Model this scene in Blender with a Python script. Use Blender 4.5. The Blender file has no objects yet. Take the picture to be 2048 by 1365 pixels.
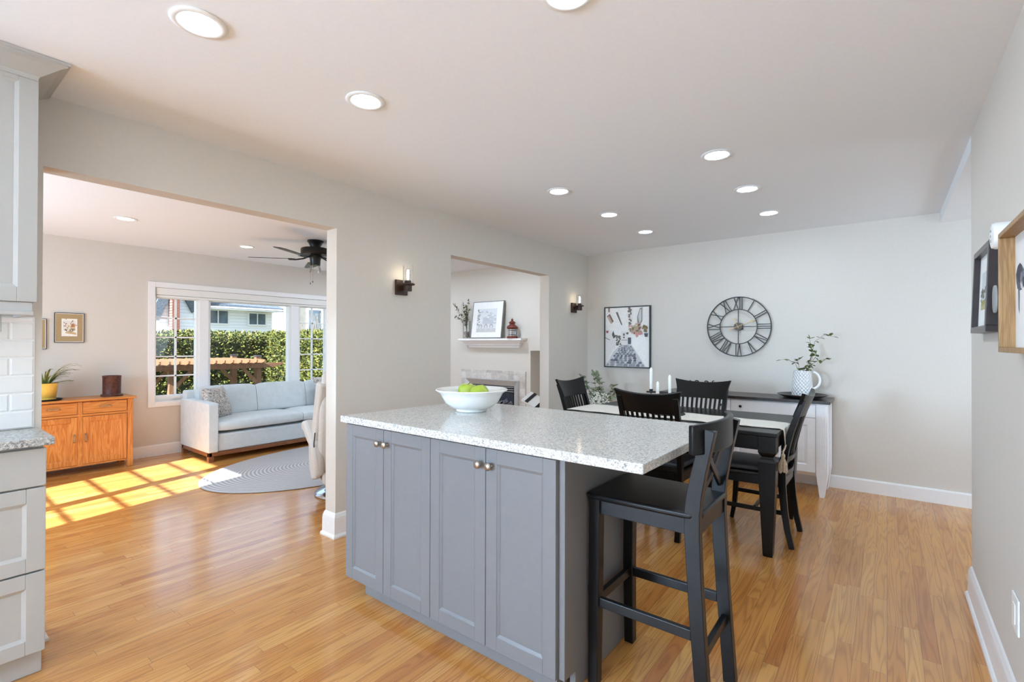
import bpy, bmesh, math, random
from mathutils import Vector, Matrix
S = bpy.context.scene
COL = S.collection
R = math.radians
PI = math.pi

# ------------------------------------------------------------------ camera
cam_d = bpy.data.cameras.new('camera'); cam = bpy.data.objects.new('camera', cam_d); COL.objects.link(cam)
cam_d.sensor_width = 36.0; cam_d.lens = 970.6 / 2048 * 36.0
cam_d.clip_start = .05; cam_d.clip_end = 200
yaw, pit, rol = R(37.693), R(.309), R(.161)
F = Vector((-math.sin(yaw) * math.cos(pit), math.cos(yaw) * math.cos(pit), math.sin(pit)))
Rt = Vector((math.cos(yaw), math.sin(yaw), 0)); Up = Rt.cross(F)
R2 = Rt * math.cos(rol) + Up * math.sin(rol); U2 = R2.cross(F)
cam.matrix_world = Matrix(((R2.x, U2.x, -F.x, 0), (R2.y, U2.y, -F.y, 0), (R2.z, U2.z, -F.z, 1.32), (0, 0, 0, 1)))
S.camera = cam

# ------------------------------------------------------------------ view, sky, sun, daylight
S.view_settings.view_transform = 'Standard'; S.view_settings.look = 'None'
S.view_settings.gamma = 1; S.view_settings.use_curve_mapping = False
S.view_settings.exposure = 0.68
try:
    S.cycles.use_denoising = True; S.cycles.denoiser = 'OPENIMAGEDENOISE'
    S.cycles.max_bounces = 10; S.cycles.diffuse_bounces = 6; S.cycles.glossy_bounces = 4
    S.cycles.transparent_max_bounces = 16
    S.cycles.sample_clamp_indirect = 6; S.cycles.caustics_reflective = False; S.cycles.caustics_refractive = False
except Exception:
    pass
W = bpy.data.worlds.new('sky'); S.world = W; W.use_nodes = True
wn = W.node_tree; wn.nodes.clear()
sky = wn.nodes.new('ShaderNodeTexSky'); sky.sky_type = 'NISHITA'; sky.sun_disc = False
sky.sun_elevation = R(30); sky.sun_rotation = R(13); sky.air_density = 1.0; sky.dust_density = 1.5
wmix = wn.nodes.new('ShaderNodeMixRGB'); wmix.inputs[0].default_value = .45; wmix.inputs[2].default_value = (5.2, 6.4, 8.0, 1)
wbg = wn.nodes.new('ShaderNodeBackground'); wbg.inputs[1].default_value = .26
wo = wn.nodes.new('ShaderNodeOutputWorld')
wn.links.new(sky.outputs[0], wmix.inputs[1]); wn.links.new(wmix.outputs[0], wbg.inputs[0]); wn.links.new(wbg.outputs[0], wo.inputs[0])

def lamp(name, kind, loc, energy, color=(1, 1, 1), target=None, size=None, size_y=None, **kw):
    d = bpy.data.lights.new(name, kind); o = bpy.data.objects.new(name, d); COL.objects.link(o)
    d.energy = energy; d.color = color; o.location = loc
    if size:
        d.size = size
        if size_y: d.shape = 'RECTANGLE'; d.size_y = size_y
    if target is not None:
        v = Vector(target) - Vector(loc); o.rotation_euler = v.to_track_quat('-Z', 'Y').to_euler()
    for k, v in kw.items(): setattr(d, k, v)
    return o
SUN = Vector((-.227 * math.cos(R(30)), .974 * math.cos(R(30)), -math.sin(R(30))))
lamp('sun', 'SUN', (0, -20, 15), 23.0, (.94, .99, 1.06), target=Vector((0, -20, 15)) + SUN, angle=R(.5))
# daylight through windows outside the frame, plus one added kitchen fill
lamp('kitchen_window_daylight', 'AREA', (-1.3, -5.94, 1.3), 30, (.72, .95, 1.22), target=(-1.2, -2, 2.3), size=2.3, size_y=1.9)
lamp('added_kitchen_fill', 'AREA', (-2.92, -3.8, 1.55), 335, (.69, .98, 1.32), target=(-1.3, -2.6, 2.9), size=1.7, size_y=1.15)  # added fill, aimed up to brighten the ceiling and right wall
lamp('hall_window_daylight', 'AREA', (2.16, 4.45, 1.3), 16, (.72, .93, 1.14), target=(.9, 5.37, .7), size=1.2, size_y=1.6)
lamp('side_window_daylight', 'AREA', (-4.9, -1.16, 1.4), 40, (.74, 1.0, 1.26), target=(-4.7, 2, 2.2), size=1.5, size_y=1.3)

# ------------------------------------------------------------------ materials
def lin(c):
    return tuple((x / 255 / 12.92) if x / 255 <= .04045 else ((x / 255 + .055) / 1.055) ** 2.4 for x in c) + (1,)
class NT:
    def __init__(s, name):
        s.m = bpy.data.materials.new(name); s.m.use_nodes = True; s.t = s.m.node_tree; s.t.nodes.clear()
        s.out = s.n('ShaderNodeOutputMaterial')
    def n(s, typ, **kw):
        x = s.t.nodes.new(typ)
        for k, v in kw.items(): setattr(x, k, v)
        return x
    def l(s, a, b): s.t.links.new(a, b)
    def put(s, sock, v):
        if isinstance(v, bpy.types.NodeSocket): s.l(v, sock)
        else: sock.default_value = v
    def math(s, op, a, b=0.0, c=0.0):
        x = s.n('ShaderNodeMath', operation=op)
        for i, v in enumerate((a, b, c)): s.put(x.inputs[i], v)
        return x.outputs[0]
    def mix(s, f, a, b, blend='MIX'):
        x = s.n('ShaderNodeMixRGB', blend_type=blend)
        s.put(x.inputs[0], f); s.put(x.inputs[1], a); s.put(x.inputs[2], b)
        return x.outputs[0]
    def ramp(s, f, stops, interp='LINEAR'):
        x = s.n('ShaderNodeValToRGB'); x.color_ramp.interpolation = interp
        e = x.color_ramp.elements
        while len(e) < len(stops): e.new(.5)
        for i, (p, c) in enumerate(stops): e[i].position = p; e[i].color = lin(c) if len(c) == 3 else c
        s.put(x.inputs[0], f); return x.outputs[0]
    def comb(s, x, y, z):
        c = s.n('ShaderNodeCombineXYZ')
        for i, v in enumerate((x, y, z)): s.put(c.inputs[i], v)
        return c.outputs[0]
    def sep(s, v):
        c = s.n('ShaderNodeSeparateXYZ'); s.l(v, c.inputs[0]); return c.outputs
    def coord(s, kind='Object'):
        return s.n('ShaderNodeTexCoord').outputs[kind]
    def pos(s): return s.n('ShaderNodeNewGeometry').outputs['Position']
    def mapv(s, v, scale=(1, 1, 1), rot=(0, 0, 0), loc=(0, 0, 0)):
        m = s.n('ShaderNodeMapping'); s.l(v, m.inputs[0]); m.inputs['Scale'].default_value = scale
        m.inputs['Rotation'].default_value = rot; m.inputs['Location'].default_value = loc
        return m.outputs[0]
    def noise(s, v, scale=5, detail=3, rough=.5, dist=0):
        x = s.n('ShaderNodeTexNoise'); s.l(v, x.inputs['Vector'])
        x.inputs['Scale'].default_value = scale; x.inputs['Detail'].default_value = detail
        x.inputs['Roughness'].default_value = rough; x.inputs['Distortion'].default_value = dist
        return x.outputs['Fac']
    def voro(s, v, scale=5, feat='F1', out='Distance'):
        x = s.n('ShaderNodeTexVoronoi', feature=feat); s.l(v, x.inputs['Vector']); x.inputs['Scale'].default_value = scale
        return x.outputs[out]
    def bump(s, h, strength=.3, dist=.01):
        b = s.n('ShaderNodeBump'); b.inputs['Strength'].default_value = strength; b.inputs['Distance'].default_value = dist
        s.l(h, b.inputs['Height']); return b.outputs[0]
    def bsdf(s, color, rough=.5, metal=0, spec=.5, normal=None, emit=None, estr=0, coat=0, sheen=0, trans=0):
        b = s.n('ShaderNodeBsdfPrincipled')
        s.put(b.inputs['Base Color'], color); s.put(b.inputs['Roughness'], rough); s.put(b.inputs['Metallic'], metal)
        b.inputs['Specular IOR Level'].default_value = spec; b.inputs['Coat Weight'].default_value = coat
        b.inputs['Sheen Weight'].default_value = sheen; b.inputs['Transmission Weight'].default_value = trans
        if normal is not None: s.l(normal, b.inputs['Normal'])
        if emit is not None: s.put(b.inputs['Emission Color'], emit); b.inputs['Emission Strength'].default_value = estr
        s.l(b.outputs[0], s.out.inputs[0]); return b

def paint(name, c, rough=.5, metal=0, var=.04, scale=30, bump=0, spec=.5, coat=0, sheen=0):
    t = NT(name); co = t.coord()
    n = t.noise(co, scale, 3)
    lo = tuple(max(0, x * (1 - var)) for x in c); hi = tuple(min(255, x * (1 + var)) for x in c)
    col = t.ramp(n, [(.3, lo), (.7, hi)])
    nm = t.bump(n, bump, .004) if bump else None
    t.bsdf(col, rough, metal, spec, nm, coat=coat, sheen=sheen)
    return t.m
M = {}
M['wall'] = paint('wall_paint', (215, 209, 200), .7, var=.006, scale=60, bump=.02, spec=.3)
M['ceiling'] = paint('ceiling_paint', (239, 241, 244), .85, var=.005, scale=60, spec=.2)
M['trim'] = paint('trim_paint', (240, 240, 240), .35, var=.005)
M['cab_white'] = paint('white_cabinet_paint', (182, 183, 181), .38, var=.006)
M['cab_grey'] = paint('grey_cabinet_paint', (118, 118, 120), .42, var=.01)
M['buffet_white'] = paint('buffet_white_paint', (246, 247, 250), .4, var=.008)
M['black_wood'] = paint('black_painted_wood', (12, 11, 11), .30, var=.12, scale=40, spec=.3)
M['black_stool'] = paint('black_stool_paint', (12, 12, 14), .34, var=.1, scale=40, spec=.32)
M['black_metal'] = paint('black_metal', (22, 22, 23), .45, .3, var=.1)
M['leather'] = paint('charcoal_leather', (62, 63, 67), .42, var=.1, scale=60, bump=.15)
M['dark_top'] = paint('dark_stained_top', (58, 50, 48), .3, var=.15, scale=25)
M['nickel'] = paint('brushed_nickel', (176, 168, 158), .28, 1, var=.04)
M['steel'] = paint('brushed_steel', (186, 186, 184), .38, .35, var=.04, scale=60)
M['ceramic'] = paint('white_ceramic', (240, 240, 238), .16, var=.005, coat=.3)
M['linen'] = paint('linen_runner', (222, 216, 204), .85, var=.04, scale=160, bump=.2, sheen=.2)
M['tassel'] = paint('jute_tassel', (196, 178, 154), .9, var=.12, scale=90, bump=.4)
M['candle'] = paint('candle_wax', (243, 242, 236), .4, var=.01)
M['frame_black'] = paint('black_frame', (26, 24, 24), .35, var=.1)
M['frame_dark'] = paint('dark_brown_frame', (50, 42, 42), .3, var=.12, scale=25)
M['grey_frame'] = paint('grey_frame', (128, 130, 128), .35, .3, var=.05)
M['white_mat'] = paint('white_mat_board', (238, 238, 236), .8, var=.01)
M['tan_mat'] = paint('tan_mat_board', (172, 148, 108), .85, var=.04, scale=90)
M['gold'] = paint('gold_hand', (196, 168, 118), .5, .2, var=.05)
M['bronze'] = paint('bronze_hub', (64, 52, 40), .4, .6, var=.1)
M['yellow_pot'] = paint('yellow_glazed_pot', (236, 196, 92), .3, var=.03, coat=.3)
M['dark_clay'] = paint('carved_brown_box', (78, 42, 34), .45, var=.35, scale=45, bump=.8)
M['rust'] = paint('rust_red_metal', (116, 56, 44), .5, .3, var=.15)
M['stem'] = paint('twig', (96, 84, 66), .8, var=.15)
M['leaf'] = paint('green_leaf', (92, 112, 58), .55, var=.25, scale=35)
M['leaf_olive'] = paint('olive_leaf', (98, 104, 70), .55, var=.25, scale=35)
M['leaf_grey'] = paint('eucalyptus_leaf', (140, 150, 122), .6, var=.18, scale=30)
M['blade'] = paint('spider_plant_blade', (104, 118, 60), .5, var=.3, scale=20)
M['blade_white'] = paint('pale_blade_tip', (236, 236, 230), .5, var=.03)
M['berry'] = paint('white_blossom', (240, 238, 226), .7, var=.03)
M['pebble'] = paint('vase_pebbles', (138, 122, 112), .5, var=.55, scale=110)
M['tan_hide'] = paint('cream_leather', (206, 202, 196), .42, var=.02, scale=60, bump=.12)
M['chrome'] = paint('chrome', (200, 205, 212), .12, 1, var=.02)
M['plastic_white'] = paint('white_plastic', (238, 238, 236), .4, var=.004)
M['plastic_grey'] = paint('grey_plastic', (150, 153, 154), .4, var=.01)
M['dark_gap'] = paint('dark_gap', (18, 16, 15), .8)
M['firebox'] = paint('firebox_metal', (38, 44, 56), .3, .2, var=.2)
M['ash'] = paint('ceramic_logs', (84, 86, 94), .7, var=.4, scale=40, bump=.5)
M['sconce_wood'] = paint('sconce_bronze_wood', (58, 38, 27), .45, .1, var=.25, scale=50)
M['fan_black'] = paint('fan_black', (28, 26, 25), .35, .3, var=.12)
M['soil'] = paint('soil', (52, 42, 34), .9, var=.3, scale=80, bump=.5)
M['roof'] = paint('roof_shingle', (74, 82, 90), .9, var=.2, scale=18, bump=.5)
M['pane_dark'] = paint('dark_window_pane', (78, 92, 104), .15, var=.25, scale=2)
M['blind'] = paint('roller_blind', (236, 235, 231), .7, var=.006)
M['lawn'] = paint('lawn', (104, 104, 74), .95, var=.25, scale=12, bump=.6)
M['house_trim'] = paint('house_trim', (214, 216, 220), .6)

def emitter(name, c, strength):
    t = NT(name); e = t.n('ShaderNodeEmission'); e.inputs[0].default_value = c + (1,); e.inputs[1].default_value = strength
    t.l(e.outputs[0], t.out.inputs[0]); return t.m
M['pot_lens'] = emitter('pot_light_lens', (.86, 1.04, 1.2), 72)
M['pot_lens_dim'] = emitter('pot_light_lens_dimmed', (.86, 1.04, 1.2), 22)
M['pot_lens_fill'] = emitter('pot_light_lens_fill', (.86, 1.02, 1.22), 230)  # strong lens for the added, unseen living room fill lights
M['pot_lens_low'] = emitter('pot_light_lens_low', (.9, 1.0, 1.1), 7)
M['filament'] = emitter('bulb_filament', (1, .84, .62), 16)

def glass(name, tint=(1, 1, 1), gl=1.0):
    t = NT(name); tr = t.n('ShaderNodeBsdfTransparent'); tr.inputs[0].default_value = tint + (1,)
    g = t.n('ShaderNodeBsdfGlossy'); g.inputs['Roughness'].default_value = .02
    fr = t.n('ShaderNodeFresnel'); fr.inputs[0].default_value = 1.45
    f = t.math('MULTIPLY', fr.outputs[0], gl)
    m = t.n('ShaderNodeMixShader'); t.l(f, m.inputs[0]); t.l(tr.outputs[0], m.inputs[1]); t.l(g.outputs[0], m.inputs[2])
    t.l(m.outputs[0], t.out.inputs[0]); return t.m
M['pane'] = glass('window_glass', (.97, .98, .98), .55)
M['clear_glass'] = glass('clear_glass', (.985, .99, .99), .55)

def floor_mat():
    t = NT('oak_strip_floor'); x, y, z = t.sep(t.pos())
    w = .0585
    xr = t.math('DIVIDE', x, w); row = t.math('FLOOR', xr)
    wn1 = t.n('ShaderNodeTexWhiteNoise', noise_dimensions='1D'); t.l(row, wn1.inputs['W'])
    r1 = wn1.outputs['Value']
    L = t.math('MULTIPLY_ADD', r1, .55, .62)
    yy = t.math('DIVIDE', t.math('ADD', y, t.math('MULTIPLY', r1, 37.0)), L)
    brd = t.math('FLOOR', yy)
    wn2 = t.n('ShaderNodeTexWhiteNoise', noise_dimensions='3D'); t.l(t.comb(row, brd, 3.0), wn2.inputs['Vector'])
    r2 = wn2.outputs['Value']; rc = t.sep(wn2.outputs['Color'])
    base = t.ramp(r2, [(0, (196, 130, 66)), (.2, (218, 158, 86)), (.4, (207, 144, 75)), (.55, (224, 168, 96)), (.75, (202, 137, 69)), (.9, (215, 153, 82)), (1, (190, 122, 63))])
    off = t.math('MULTIPLY', rc[1], 60.0)
    g1 = t.noise(t.comb(t.math('MULTIPLY_ADD', x, 7.0, off), t.math('MULTIPLY', y, .42), off), 2.2, 1.5, .45, .35)
    rings = t.math('SINE', t.math('MULTIPLY', g1, 72.0))
    rings = t.math('MULTIPLY_ADD', rings, .5, .5)
    fine = t.noise(t.comb(t.math('MULTIPLY', x, 260.0), t.math('MULTIPLY_ADD', y, 5.0, off), off), 1.0, 3, .6)
    g = t.math('MULTIPLY_ADD', t.math('POWER', rings, 2.5), .34, t.math('MULTIPLY', fine, .35))
    col = t.mix(t.math('MULTIPLY', g, .9), base, lin((128, 72, 34)))
    fx = t.math('FRACT', xr); ex = t.math('MULTIPLY', t.math('MINIMUM', fx, t.math('SUBTRACT', 1.0, fx)), w)
    fy = t.math('FRACT', yy); ey = t.math('MULTIPLY', t.math('MINIMUM', fy, t.math('SUBTRACT', 1.0, fy)), L)
    e = t.math('MINIMUM', ex, ey)
    gap = t.math('LESS_THAN', e, .0009)
    col = t.mix(t.math('MULTIPLY', gap, .55), col, lin((70, 40, 22)))
    h = t.math('MULTIPLY_ADD', t.math('SUBTRACT', 1.0, gap), 1.0, t.math('MULTIPLY', g, -.3))
    wav = t.noise(t.comb(t.math('MULTIPLY', x, 16.0), t.math('MULTIPLY', y, 1.2), r2), 1.0, 2)
    h = t.math('MULTIPLY_ADD', wav, 1.1, h)
    rough = t.math('MULTIPLY_ADD', g, .08, .145)
    t.bsdf(col, rough, 0, .85, t.bump(h, .08, .003))
    return t.m
M['floor'] = floor_mat()

def granite(name, stops, scale):
    t = NT(name); p = t.coord()
    wob = t.n('ShaderNodeVectorMath', operation='ADD')
    nn = t.n('ShaderNodeTexNoise'); t.l(p, nn.inputs['Vector']); nn.inputs['Scale'].default_value = scale * .8
    sc = t.n('ShaderNodeVectorMath', operation='SCALE'); t.l(nn.outputs['Color'], sc.inputs[0]); sc.inputs['Scale'].default_value = 1.2 / scale
    t.l(p, wob.inputs[0]); t.l(sc.outputs[0], wob.inputs[1])
    c1 = t.sep(t.voro(wob.outputs[0], scale, 'F1', 'Color'))[0]
    c2 = t.sep(t.voro(wob.outputs[0], scale * 2.1, 'F1', 'Color'))[1]
    a = t.ramp(c1, stops, 'CONSTANT'); b = t.ramp(c2, stops, 'CONSTANT')
    big = t.noise(p, scale * .06, 2)
    col = t.mix(.5, a, b)
    col = t.mix(t.math('MULTIPLY', big, .25), col, lin((206, 204, 198)))
    t.bsdf(col, .14, 0, .5)
    return t.m
M['granite'] = granite('speckled_quartz', [(0, (74, 80, 90)), (.09, (150, 150, 150)), (.24, (198, 196, 190)), (.45, (222, 220, 213)), (.75, (234, 233, 229)), (.93, (176, 174, 168))], 190)
M['granite_dark'] = granite('grey_speckled_stone', [(0, (58, 62, 66)), (.14, (120, 122, 122)), (.32, (172, 173, 170)), (.55, (200, 201, 198)), (.8, (216, 217, 214)), (.95, (104, 108, 110))], 120)

def wood(name, a, b, scale=1.0, axis=2, rough=.35):
    t = NT(name); p = t.coord()
    sc = [16 * scale] * 3; sc[axis] = 1.1 * scale
    v = t.mapv(p, tuple(sc))
    n = t.noise(v, 1.0, 3, .55, 1.0)
    rg = t.math('MULTIPLY_ADD', t.math('SINE', t.math('MULTIPLY', n, 46.0)), .5, .5)
    sc2 = [130 * scale] * 3; sc2[axis] = 4
    fn = t.noise(t.mapv(p, tuple(sc2)), 1, 2)
    f = t.math('MULTIPLY_ADD', rg, .5, t.math('MULTIPLY', fn, .5))
    col = t.ramp(f, [(.1, a), (.9, b)])
    t.bsdf(col, rough, 0, .5, t.bump(f, .05, .002)); return t.m
M['pine'] = wood('honey_pine', (218, 152, 84), (178, 104, 44), 1.0, 2, .32)
M['pine_h'] = wood('honey_pine_horizontal', (218, 152, 84), (182, 108, 46), 1.0, 1, .32)
M['walnut'] = wood('sofa_base_wood', (150, 96, 60), (104, 62, 38), 1.5, 1)
M['oak_frame'] = wood('light_oak_frame', (178, 140, 92), (140, 104, 62), 1.5, 2, .45)
M['cedar'] = wood('cedar', (116, 78, 48), (84, 54, 30), .8, 2, .7)

def fabric(name, c, scale=240, rough=.9, var=.05, pat=None):
    t = NT(name); p = t.coord()
    n = t.noise(p, scale, 2); n2 = t.noise(p, 14, 2)
    col = t.ramp(t.math('MULTIPLY_ADD', n, .6, t.math('MULTIPLY', n2, .4)), [(.3, tuple(x * (1 - var) for x in c)), (.7, tuple(min(255, x * (1 + var)) for x in c))])
    if pat:
        v = t.voro(p, pat[0], 'DISTANCE_TO_EDGE'); ln = t.noise(p, pat[0] * .55, 2, .5, 1.5)
        k = t.math('GREATER_THAN', t.math('SINE', t.math('MULTIPLY', ln, 34.0)), .25)
        col = t.mix(k, col, lin(pat[1]))
    t.bsdf(col, rough, 0, .25, t.bump(n, .25, .002), sheen=.3); return t.m
M['sofa'] = fabric('pale_blue_upholstery', (206, 216, 221))
M['pillow'] = fabric('scroll_pattern_pillow', (206, 202, 196), pat=(34, (128, 122, 118)))
M['rug'] = None
def rug_mat():
    t = NT('braided_rug'); p = t.coord(); x, y, z = t.sep(p)
    r = t.math('SQRT', t.math('ADD', t.math('POWER', t.math('DIVIDE', x, .88), 2.0), t.math('POWER', t.math('DIVIDE', y, 1.42), 2.0)))
    rings = t.math('MULTIPLY_ADD', t.math('SINE', t.math('MULTIPLY', r, 230.0)), .5, .5)
    n = t.noise(p, 180, 2)
    col = t.ramp(t.math('MULTIPLY_ADD', rings, .45, t.math('MULTIPLY', n, .55)), [(.2, (150, 150, 153)), (.8, (210, 209, 210))])
    t.bsdf(col, .95, 0, .2, t.bump(rings, .6, .004)); return t.m
M['rug'] = rug_mat()
def tile_mat():
    t = NT('marble_tile'); p = t.coord()
    x, y, z = t.sep(p)
    ce = t.n('ShaderNodeTexWhiteNoise', noise_dimensions='2D'); t.l(t.comb(t.math('FLOOR', t.math('DIVIDE', x, .1)), t.math('FLOOR', t.math('DIVIDE', z, .1)), 0.0), ce.inputs['Vector'])
    n = t.noise(p, 12, 4, .6, 1.5)
    col = t.ramp(t.math('MULTIPLY_ADD', n, .7, t.math('MULTIPLY', ce.outputs['Value'], .3)), [(.25, (176, 168, 160)), (.75, (226, 222, 216))])
    fx = t.math('FRACT', t.math('DIVIDE', x, .1)); fz = t.math('FRACT', t.math('DIVIDE', z, .1))
    e = t.math('MINIMUM', t.math('MINIMUM', fx, t.math('SUBTRACT', 1.0, fx)), t.math('MINIMUM', fz, t.math('SUBTRACT', 1.0, fz)))
    k = t.math('LESS_THAN', e, .02)
    col = t.mix(k, col, lin((196, 192, 186)))
    t.bsdf(col, .3); return t.m
M['tile'] = tile_mat()
def siding_mat():
    t = NT('white_lap_siding'); x, y, z = t.sep(t.pos())
    f = t.math('FRACT', t.math('DIVIDE', z, .13))
    k = t.math('LESS_THAN', f, .12)
    col = t.mix(k, lin((224, 228, 236)), lin((184, 192, 204)))
    t.bsdf(col, .6, 0, .3, t.bump(f, .4, .02)); return t.m
M['siding'] = siding_mat()
M['siding_grey'] = paint('grey_siding', (128, 124, 116), .7, var=.05, scale=6)
def brick_mat():
    t = NT('chimney_brick'); x, y, z = t.sep(t.pos())
    b = t.n('ShaderNodeTexBrick'); t.l(t.comb(y, z, 0.0), b.inputs[0])
    b.inputs['Color1'].default_value = lin((104, 44, 30)); b.inputs['Color2'].default_value = lin((78, 32, 24)); b.inputs['Mortar'].default_value = lin((132, 100, 84))
    b.inputs['Scale'].default_value = 1; b.inputs['Brick Width'].default_value = .1; b.inputs['Row Height'].default_value = .05; b.inputs['Mortar Size'].default_value = .007
    t.bsdf(b.outputs[0], .85); return t.m
M['brick'] = brick_mat()
def hedge_mat():
    t = NT('hedge_leaf'); p = t.pos()
    n = t.noise(p, 9, 3, .6); n2 = t.noise(p, 1.4, 2)
    oi = t.n('ShaderNodeNewGeometry').outputs['Random Per Island']
    f = t.math('MULTIPLY_ADD', oi, .55, t.math('MULTIPLY', n, .3)); f = t.math('MULTIPLY_ADD', n2, .15, f)
    col = t.ramp(f, [(.15, (28, 40, 18)), (.45, (68, 76, 26)), (.7, (98, 94, 34)), (.9, (122, 108, 48))])
    t.bsdf(col, .6, 0, .3); return t.m
M['hedge'] = hedge_mat()
M['hedge_core'] = paint('hedge_core', (44, 50, 26), .9, var=.2)

# ------------------------------------------------------------------ mesh builder
class MB:
    def __init__(s): s.bm = bmesh.new(); s.mi = 0; s.mats = []
    def use(s, m):
        if m not in s.mats: s.mats.append(m)
        s.mi = s.mats.index(m); return s
    def _f(s, vs):
        try:
            f = s.bm.faces.new(vs); f.material_index = s.mi; return f
        except ValueError: return None
    def box(s, x0, x1, y0, y1, z0, z1, mat=None):
        if x0 > x1: x0, x1 = x1, x0
        if y0 > y1: y0, y1 = y1, y0
        if z0 > z1: z0, z1 = z1, z0
        c = [(x0, y0, z0), (x1, y0, z0), (x1, y1, z0), (x0, y1, z0), (x0, y0, z1), (x1, y0, z1), (x1, y1, z1), (x0, y1, z1)]
        v = [s.bm.verts.new(mat @ Vector(p) if mat else p) for p in c]
        for q in ((3, 2, 1, 0), (4, 5, 6, 7), (0, 1, 5, 4), (1, 2, 6, 5), (2, 3, 7, 6), (3, 0, 4, 7)): s._f([v[i] for i in q])
        return s
    def bar(s, a, b, w, d, up=(0, 0, 1)):
        a, b = Vector(a), Vector(b); z = (b - a); L = z.length; z.normalize()
        u = Vector(up)
        if abs(u.dot(z)) > .98: u = Vector((0, 1, 0))
        x = u.cross(z).normalized(); y = z.cross(x)
        m = Matrix(((x.x, y.x, z.x, a.x), (x.y, y.y, z.y, a.y), (x.z, y.z, z.z, a.z), (0, 0, 0, 1)))
        return s.box(-w / 2, w / 2, -d / 2, d / 2, 0, L, m)
    def prism(s, poly, vec):
        vec = Vector(vec); a = [s.bm.verts.new(p) for p in poly]; b = [s.bm.verts.new(Vector(p) + vec) for p in poly]
        n = len(poly); s._f(a[::-1]); s._f(b)
        for i in range(n): s._f([a[i], a[(i + 1) % n], b[(i + 1) % n], b[i]])
        return s
    def poly(s, pts): s._f([s.bm.verts.new(p) for p in pts]); return s
    def loft(s, rings, closed=True, cap=True):
        vs = [[s.bm.verts.new(p) for p in r] for r in rings]
        n = len(rings[0])
        for i in range(len(vs) - 1):
            for j in range(n if closed else n - 1):
                k = (j + 1) % n; s._f([vs[i][j], vs[i][k], vs[i + 1][k], vs[i + 1][j]])
        if cap and closed: s._f(vs[0][::-1]); s._f(vs[-1])
        return s
    def lathe(s, prof, c=(0, 0, 0), n=24, mat=None, cap=True):
        c = Vector(c); rings = []
        for r, z in prof:
            ring = [Vector((max(r, 1e-4) * math.cos(2 * PI * k / n), max(r, 1e-4) * math.sin(2 * PI * k / n), z)) for k in range(n)]
            rings.append([(mat @ p if mat else p) + c for p in ring])
        return s.loft(rings, True, cap)
    def tube(s, pts, r, n=8, cap=True):
        pts = [Vector(p) for p in pts]; rings = []; prev = None
        for i, p in enumerate(pts):
            d = (pts[min(i + 1, len(pts) - 1)] - pts[max(i - 1, 0)])
            if d.length < 1e-9: d = Vector((0, 0, 1))
            d.normalize()
            if prev is None:
                u = Vector((0, 0, 1)) if abs(d.z) < .9 else Vector((1, 0, 0))
                x = u.cross(d).normalized()
            else:
                x = prev - d * prev.dot(d); x.normalize()
            prev = x; y = d.cross(x); rr = r[i] if isinstance(r, (list, tuple)) else r
            rings.append([p + x * rr * math.cos(2 * PI * k / n) + y * rr * math.sin(2 * PI * k / n) for k in range(n)])
        return s.loft(rings, True, cap)
    def sweep(s, pts, w, d, side=(1, 0, 0)):
        """rectangular section w (along side) by d swept along pts; w, d may be lists"""
        side = Vector(side).normalized(); pts = [Vector(p) for p in pts]; rings = []
        for i, p in enumerate(pts):
            t = (pts[min(i + 1, len(pts) - 1)] - pts[max(i - 1, 0)]).normalized()
            y = t.cross(side).normalized()
            ww = (w[i] if isinstance(w, list) else w) / 2; dd = (d[i] if isinstance(d, list) else d) / 2
            rings.append([p - side * ww - y * dd, p + side * ww - y * dd, p + side * ww + y * dd, p - side * ww + y * dd])
        return s.loft(rings, True, True)
    def sphere(s, c, r, n=12, m=8, squash=1.0):
        prof = [(r * math.sin(PI * k / m), -r * squash * math.cos(PI * k / m)) for k in range(m + 1)]
        return s.lathe(prof, c, n, None, False)
    def slab(s, fn, nu, nv, thick):
        """curved plate: fn(u,v)->(point, normal), u,v in 0..1"""
        A = []; B = []
        for i in range(nu + 1):
            ra = []; rb = []
            for j in range(nv + 1):
                p, nn = fn(i / nu, j / nv); p = Vector(p); nn = Vector(nn).normalized()
                ra.append(s.bm.verts.new(p + nn * thick / 2)); rb.append(s.bm.verts.new(p - nn * thick / 2))
            A.append(ra); B.append(rb)
        for i in range(nu):
            for j in range(nv):
                s._f([A[i][j], A[i + 1][j], A[i + 1][j + 1], A[i][j + 1]]); s._f([B[i][j], B[i][j + 1], B[i + 1][j + 1], B[i + 1][j]])
        for i in range(nu):
            s._f([A[i][0], B[i][0], B[i + 1][0], A[i + 1][0]]); s._f([A[i][nv], A[i + 1][nv], B[i + 1][nv], B[i][nv]])
        for j in range(nv):
            s._f([A[0][j], A[0][j + 1], B[0][j + 1], B[0][j]]); s._f([A[nu][j], B[nu][j], B[nu][j + 1], A[nu][j + 1]])
        return s
    def leaf(s, p, d, L, w, up=(0, 0, 1)):
        p, d = Vector(p), Vector(d).normalized(); x = d.cross(Vector(up))
        if x.length < .1: x = d.cross(Vector((1, 0, 0)))
        x.normalize(); n = x.cross(d)
        v = [p, p + d * L * .35 + x * w / 2 + n * w * .12, p + d * L * .75 + x * w * .36 + n * w * .05, p + d * L - n * w * .1, p + d * L * .75 - x * w * .36 + n * w * .05, p + d * L * .35 - x * w / 2 + n * w * .12]
        bv = [s.bm.verts.new(q) for q in v]; mid = s.bm.verts.new(p + d * L * .5 - n * w * .06)
        for i in range(6): s._f([mid, bv[i], bv[(i + 1) % 6]])
        return s
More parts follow.
